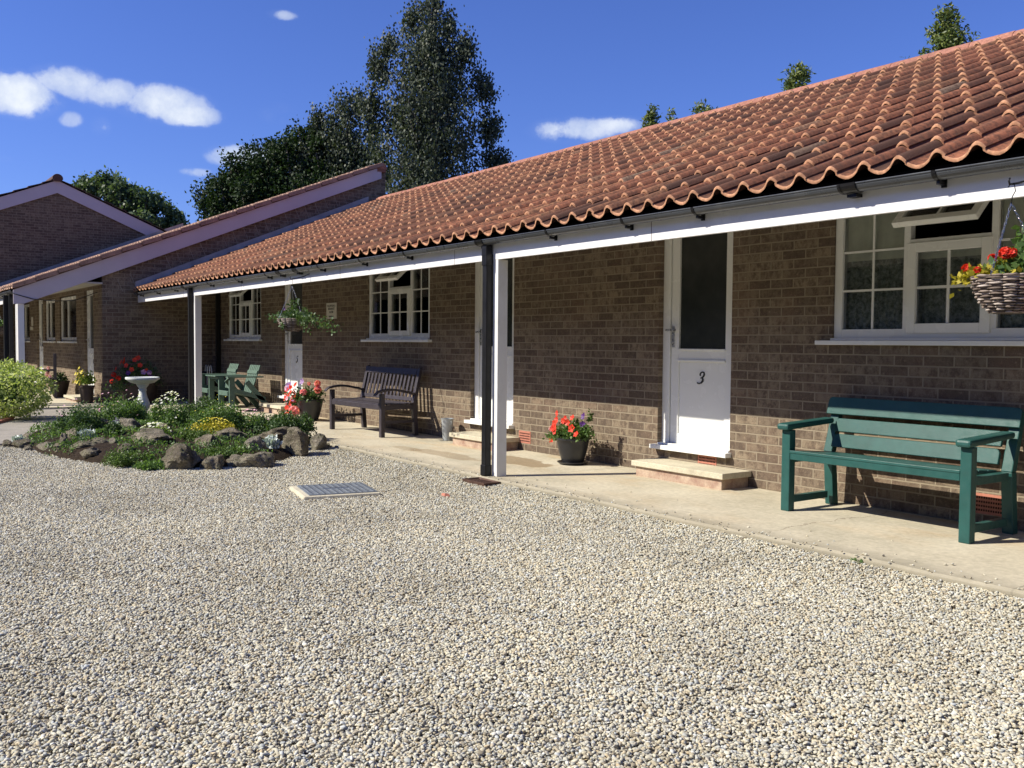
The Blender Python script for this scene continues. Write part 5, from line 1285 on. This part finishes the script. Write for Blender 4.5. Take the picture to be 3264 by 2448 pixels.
ROCKS = [(-9.8,-2.17,-.07,.31,.29,'tallest pale grey boulder at the right tip of the rock garden'),(-10.08,-1.77,-.07,.24,.20,'mossy brown rock right behind the tallest pale boulder'),
 (-10.17,-1.6,-.07,.10,.09,'small dark stone at the far right end of the rock garden by the walkway'),(-10.35,-2.21,.02,.40,.17,'long dark mossy rock under the leafy shrub, left of the tallest boulder'),
 (-9.16,-2.88,-.07,.44,.17,'broad speckled grey rock at the front right, lying on the gravel'),(-9.23,-3.3,-.07,.34,.15,'smooth brown block at the front, between two larger rocks'),
 (-9.45,-3.57,-.07,.45,.24,'largest brown slanting boulder at the front middle'),(-10.65,-3.51,-.02,.53,.16,'long tan-topped slab below the bird bath'),
 (-10.99,-2.9,0,.19,.10,'small grey stone left of the yellow flowers'),(-10.47,-2.68,0,.40,.13,'low mossy rock directly under the yellow flowers'),
 (-10.92,-4.14,-.07,.32,.08,'flat tan slab at the front left, half sunk in gravel'),(-11.51,-4.38,-.07,.28,.08,'flat oval grey slab second from the left at the front'),
 (-11.83,-4.5,-.07,.12,.06,'little yellowish stone near the front left'),(-11.41,-4.21,-.05,.10,.13,'narrow upright stone between two flat slabs'),
 (-12.15,-4.53,-.07,.24,.11,'dark stone near the path edge at the left'),(-12.41,-4.64,-.07,.18,.09,'leftmost dark stone at the foot of the path'),
 (-12.3,-3.67,.0,.37,.13,'thin dark slab tilted against the left mound'),(-11.81,-3.45,.06,.29,.17,'rounded pinkish-tan boulder in front of the bird bath'),
 (-10.79,-3.82,-.05,.15,.08,'small dark stone beside the bright green mat'),(-11.01,-3.95,-.03,.25,.09,'low flat stone with silver leaves behind it'),
 (-12.54,-2.64,.04,.19,.16,'dark upright stone behind the daisies, right of the bird bath'),(-9.25,-3.02,-.07,.20,.13,'small mossy rock wedged beside the broad speckled rock'),
 (-12.0,-2.25,.04,.25,.12,'half hidden rock at the back of the mound')]
for i, a in enumerate(ROCKS): rock(a[0], a[1], max(a[2], mound_h(a[0], a[1])-.02), a[3]*1.08, a[4]*.98, i+1, a[5])
def clump(x, y, z, wd, h, mat, label, n=700, ls=.03, flowers=None, name='rockery_plant', cat='plant', mode='any', seed=0, shell=.45):
    wd *= 1.22; h *= (1.38 if mat in ('green', 'dkgreen') and h > .2 else 1.15); n = int(n*2.1); g_ = np.random.default_rng(int(abs(x*100)+abs(y*37))+seed); T_ = empty(name, (x, y, max(z, mound_h(x, y)-.01)), label, cat, 'plants of the rock garden')
    P = mound(0, wd*.25, 0, wd*.5, wd*.42, h, n, g_, shell)
    k_ = 9; 
    for i in range(k_):
        a = g_.uniform(0, 6.28); P = np.concatenate([P, mound(wd*.36*math.cos(a), wd*.25+wd*.3*math.sin(a), h*.25, wd*.17, wd*.17, h*.62, n//12, g_, .3)])
    leaves('foliage', P, ls, mat, T_, mode, .6)
    st = MB(); 
    for i in range(10):
        a = g_.uniform(0, 6.28); r = wd*.3*g_.random(); st.tube([(0, wd*.25, 0), (r*math.cos(a), wd*.25+r*math.sin(a), h*.7)], .003, 4)
    st.build('stems', 'stem', T_)
    if flowers:
        fm, nf, fs = flowers; f = MB(); pq = random.Random(int(abs(x*91)))
        for i in range(nf):
            a = pq.uniform(0, 6.28); r = math.sqrt(pq.random()); zz = h*math.sqrt(max(0, 1-r*r))*1.08+.012
            bloom_disc(f, (wd*.5*r*math.cos(a), wd*.25+wd*.42*r*math.sin(a), zz), fs*pq.uniform(.7, 1.2), (pq.uniform(-.5, .5), -.5+pq.uniform(-.4, .4), 1), 5, .6, pq)
        o = f.build('flowers', fm, T_)
    return T_
clump(-12.03,-4.05,-.02,.60,.30,'dkgreen','dense dark green plant with pale blooms at the left front of the rock garden',1500,.03,('palepink',26,.013))
clump(-12.76,-3.5,0,.62,.32,'green','bushy green plant with tiny pink blooms behind the left mound',1400,.03,('palepink',14,.014))
clump(-12.25,-3.9,.03,.34,.22,'lime','yellow-green plant with white daisies in the left mound',700,.026,('whitef',30,.015))
clump(-11.63,-4.0,-.03,.24,.16,'dkgreen','small dark blue-green tuft above the flat front slabs',500,.02,mode='up')
clump(-13.44,-3.0,0,.32,.24,'green','loose green plant with white daisies left of the bird bath',500,.028,('whitef',22,.018))
clump(-12.0,-3.0,.03,.48,.28,'green','tall daisy clump right of the bird bath',900,.028,('whitef',60,.017))
clump(-14.04,-2.0,0,.60,.28,'dkgreen','dark leafy shrub beyond the bird bath near the white post',1300,.034)
clump(-11.36,-2.68,.03,.62,.27,'green','wide green plant behind the yellow flowers',1500,.028,('yellowf',10,.009))
clump(-10.85,-2.85,.04,.50,.15,'golden','bright yellow flowering mat at the middle of the rock garden',900,.022,('yellowf',75,.012))
clump(-10.85,-2.05,.02,.70,.24,'dkgreen','largest dark green shrub at the right end of the rock garden',2200,.032)
clump(-11.9,-2.05,.03,.5,.18,'green','green plant dotted with pale pink flowers before the pink geranium pot',800,.03,('palepink',36,.014))
clump(-12.6,-2.1,.03,.45,.19,'green','white daisies standing before the sage green seats',700,.028,('whitef',45,.016))
clump(-9.9,-4.0,-.05,.46,.14,'moss','bright green mossy mat spreading onto the gravel at the front',1200,.02,shell=.2)
clump(-9.5,-3.82,-.06,.36,.06,'green','low grassy patch at the foot of the largest brown boulder',600,.03,mode='up',shell=.1)
clump(-11.05,-3.4,.04,.34,.11,'lime','cushion of white daisies beneath the long tan slab',600,.02,('whitef',60,.016))
clump(-10.5,-3.1,0,.30,.13,'moss','green fern-like cushion left of the smooth brown block',600,.02)
clump(-9.6,-3.1,-.03,.45,.09,'moss','green mat growing between the front boulders',900,.02,shell=.2)
clump(-11.45,-3.72,.0,.20,.16,'dkgreen','little dark green plant with a magenta flower in the middle',350,.025,('purplef',5,.014))
clump(-9.86,-2.42,.02,.15,.12,'silver','silver-leaved plant against the tallest pale boulder',110,.05,mode='up')
clump(-11.47,-3.97,-.02,.15,.09,'silver','silver-leaved tuft in the front left',100,.045,mode='up')
clump(-11.9,-3.55,.12,.13,.11,'silver','silver-leaved tuft on the rounded tan boulder',80,.045,mode='up')
clump(-10.78,-3.38,.08,.13,.07,'silver','silver-leaved tuft above the long tan slab',80,.045,mode='up')
clump(-12.72,-4.5,-.05,.14,.06,'silver','silver-leaved tuft by the leftmost stone',80,.04,mode='up')
clump(-13.2,-2.1,.02,.42,.14,'green','mixed low greenery with small white daisies left of the dark shrub',700,.028,('whitef',30,.015))
clump(-11.0,-4.2,-.06,.3,.06,'moss','thin green mat between the front left slabs and the bright mossy mat',500,.02,shell=.1)
clump(-3.17,-1.56,GZ,.07,.05,'green','tiny green weed in the gravel at the edge of the walkway',60,.03,name='weed')['group'] = 'weeds'
# clipped variegated bush
g_ = np.random.default_rng(5); T_ = empty('variegated_bush', (-16.42, -4.08, GZ), 'round clipped cream and green variegated bush at the left edge', 'bush')
d = g_.normal(size=(6500, 3)); d /= np.linalg.norm(d, axis=1)[:, None]; rad = g_.uniform(.8, 1.0, 6500)[:, None]
P = d*rad*np.array([.70, .62, .45]); n3 = 1+.10*np.sin(d[:, 0]*7+1)*np.cos(d[:, 1]*6)+.08*np.sin(d[:, 2]*9+d[:, 0]*5); P *= n3[:, None]; P[:, 2] += .47
leaves('foliage', P, .045, 'varieg', T_, 'any', .62)
P2 = d[:2500]*g_.uniform(.2, .75, 2500)[:, None]*np.array([.6, .58, .42]); P2[:, 2] += .45; leaves('inner_foliage', P2, .05, 'dkgreen', T_)
mb = MB(); [mb.tube([(0, 0, 0), (.25*math.cos(a), .25*math.sin(a), .5)], [.02, .008], 5) for a in (0, 1.2, 2.5, 3.7, 5)]; mb.build('stems', 'bark', T_)
# metal hoops and dark planter by the wall of room 5
T_ = empty('metal_frame', (-18.35, -.38, 0), 'small grey hooped metal stand in the shade left of the sage green seats', 'metal stand')
mb = MB()
for i in range(3):
    x = -.12+i*.14; mb.tube([(x, 0, 0), (x, 0, .62), (x+.02, 0, .70), (x+.06, 0, .73), (x+.10, 0, .70), (x+.12, 0, .62), (x+.12, 0, 0)], .009, 6)
mb.tube([(-.14, 0, .12), (.30, 0, .12)], .009, 6); mb.build('hoops', 'zinc', T_, smooth=True)
mb = MB(); mb.box(-18.74, -18.66, -.09, -.01, 0, 2.25); o = mb.build('rainwater_pipe', 'black', A, loc=AL, bevel=.004)
T_ = empty('ash_bin', (-18.55, -.33, 0), 'dark lidded bin standing in the corner by the shaded wall', 'bin')
mb = MB(); mb.lathe([(.15, 0), (.17, .02), (.18, .5), (.19, .51), (.19, .54), (.12, .60), (.02, .61)], 28); mb.build('body', 'black', T_, autosmooth=True)
# a red petal and a broken tile chip on the gravel
mb = MB(); pq = random.Random(3); bloom_disc(mb, (0, 0, 0), .018, (.2, -.5, 1), 5, .5, pq); o = mb.build('fallen_flower', 'redf'); o.location = (-2.9, -1.60, GZ+.03); tag(o, 'fallen red petunia bloom on the gravel by the walkway', 'flower')
mb = MB(); mb.add([(-.045,-.02,0),(.03,-.03,0),(.05,.01,0),(0,.03,0),(-.035,-.012,.02),(.02,-.02,.025),(.035,.01,.02),(0,.018,.018)], [(3,2,1,0),(4,5,6,7),(0,1,5,4),(1,2,6,5),(2,3,7,6),(3,0,4,7)]); o = mb.build('tile_chip', 'terra'); o.location = (-6.54, -2.19, GZ+.012); tag(o, 'small broken chip of red tile lying on the gravel', 'debris')
mb = MB(); bm = bmesh.new(); bmesh.ops.create_icosphere(bm, subdivisions=2, radius=1); me = bpy.data.meshes.new('stone'); bm.to_mesh(me); bm.free()
o = bpy.data.objects.new('stone', me); col.objects.link(o); o.scale = (.026, .018, .013); o.location = (-2.95, -2.62, GZ+.014); me.materials.append(MAT['conc']); me.polygons.foreach_set('use_smooth', [True]*len(me.polygons)); tag(o, 'larger pale cream pebble among the gravel', 'stone')

# low ground cover between the rocks
g_ = np.random.default_rng(77); C_ = []
while len(C_) < 12000:
    x, y = g_.uniform(-14.9, -9.2), g_.uniform(-4.6, -1.5); q = ((x+12.0)/2.72)**2+((y+3.0)/1.5)**2
    if q > .97 or mnoise.noise(Vector((x*1.6, y*1.6, 3))) < -.17: continue
    C_.append((x, y, mound_h(x, y)+.004+g_.random()*.055*(1+mnoise.noise(Vector((x*3, y*3, 1))))))
tag(leaves('ground_cover', np.array(C_), .028, 'green', None, 'up', .6), 'low green ground cover creeping between the rocks', kind='stuff')

for i, a in enumerate([(-11.15,-4.28,-.07,.20,.10,'small pale stone between two flat slabs at the front left'),(-10.5,-4.12,-.07,.22,.10,'low brown stone left of the bright mossy mat'),
    (-10.2,-3.85,-.04,.20,.11,'tan stone half covered by the mossy mat'),(-11.7,-4.05,-.03,.26,.12,'dark cracked slab behind the flat oval slab'),
    (-10.1,-3.05,.0,.26,.13,'rust-tinted rock behind the smooth brown block'),(-9.75,-2.65,-.02,.26,.14,'dark grey rock between the speckled rock and the tallest boulder'),
    (-12.9,-4.35,-.05,.20,.09,'small grey stone at the path edge behind the leftmost stone'),(-11.2,-3.2,.06,.24,.13,'mossy stone below the daisy clump'),(-13.6,-3.6,.0,.25,.12,'stone at the back left of the mound beside the path')]):
    rock(a[0], a[1], max(a[2], mound_h(a[0], a[1])-.02), a[3]*1.05, a[4]*1.0, 60+i, a[5])
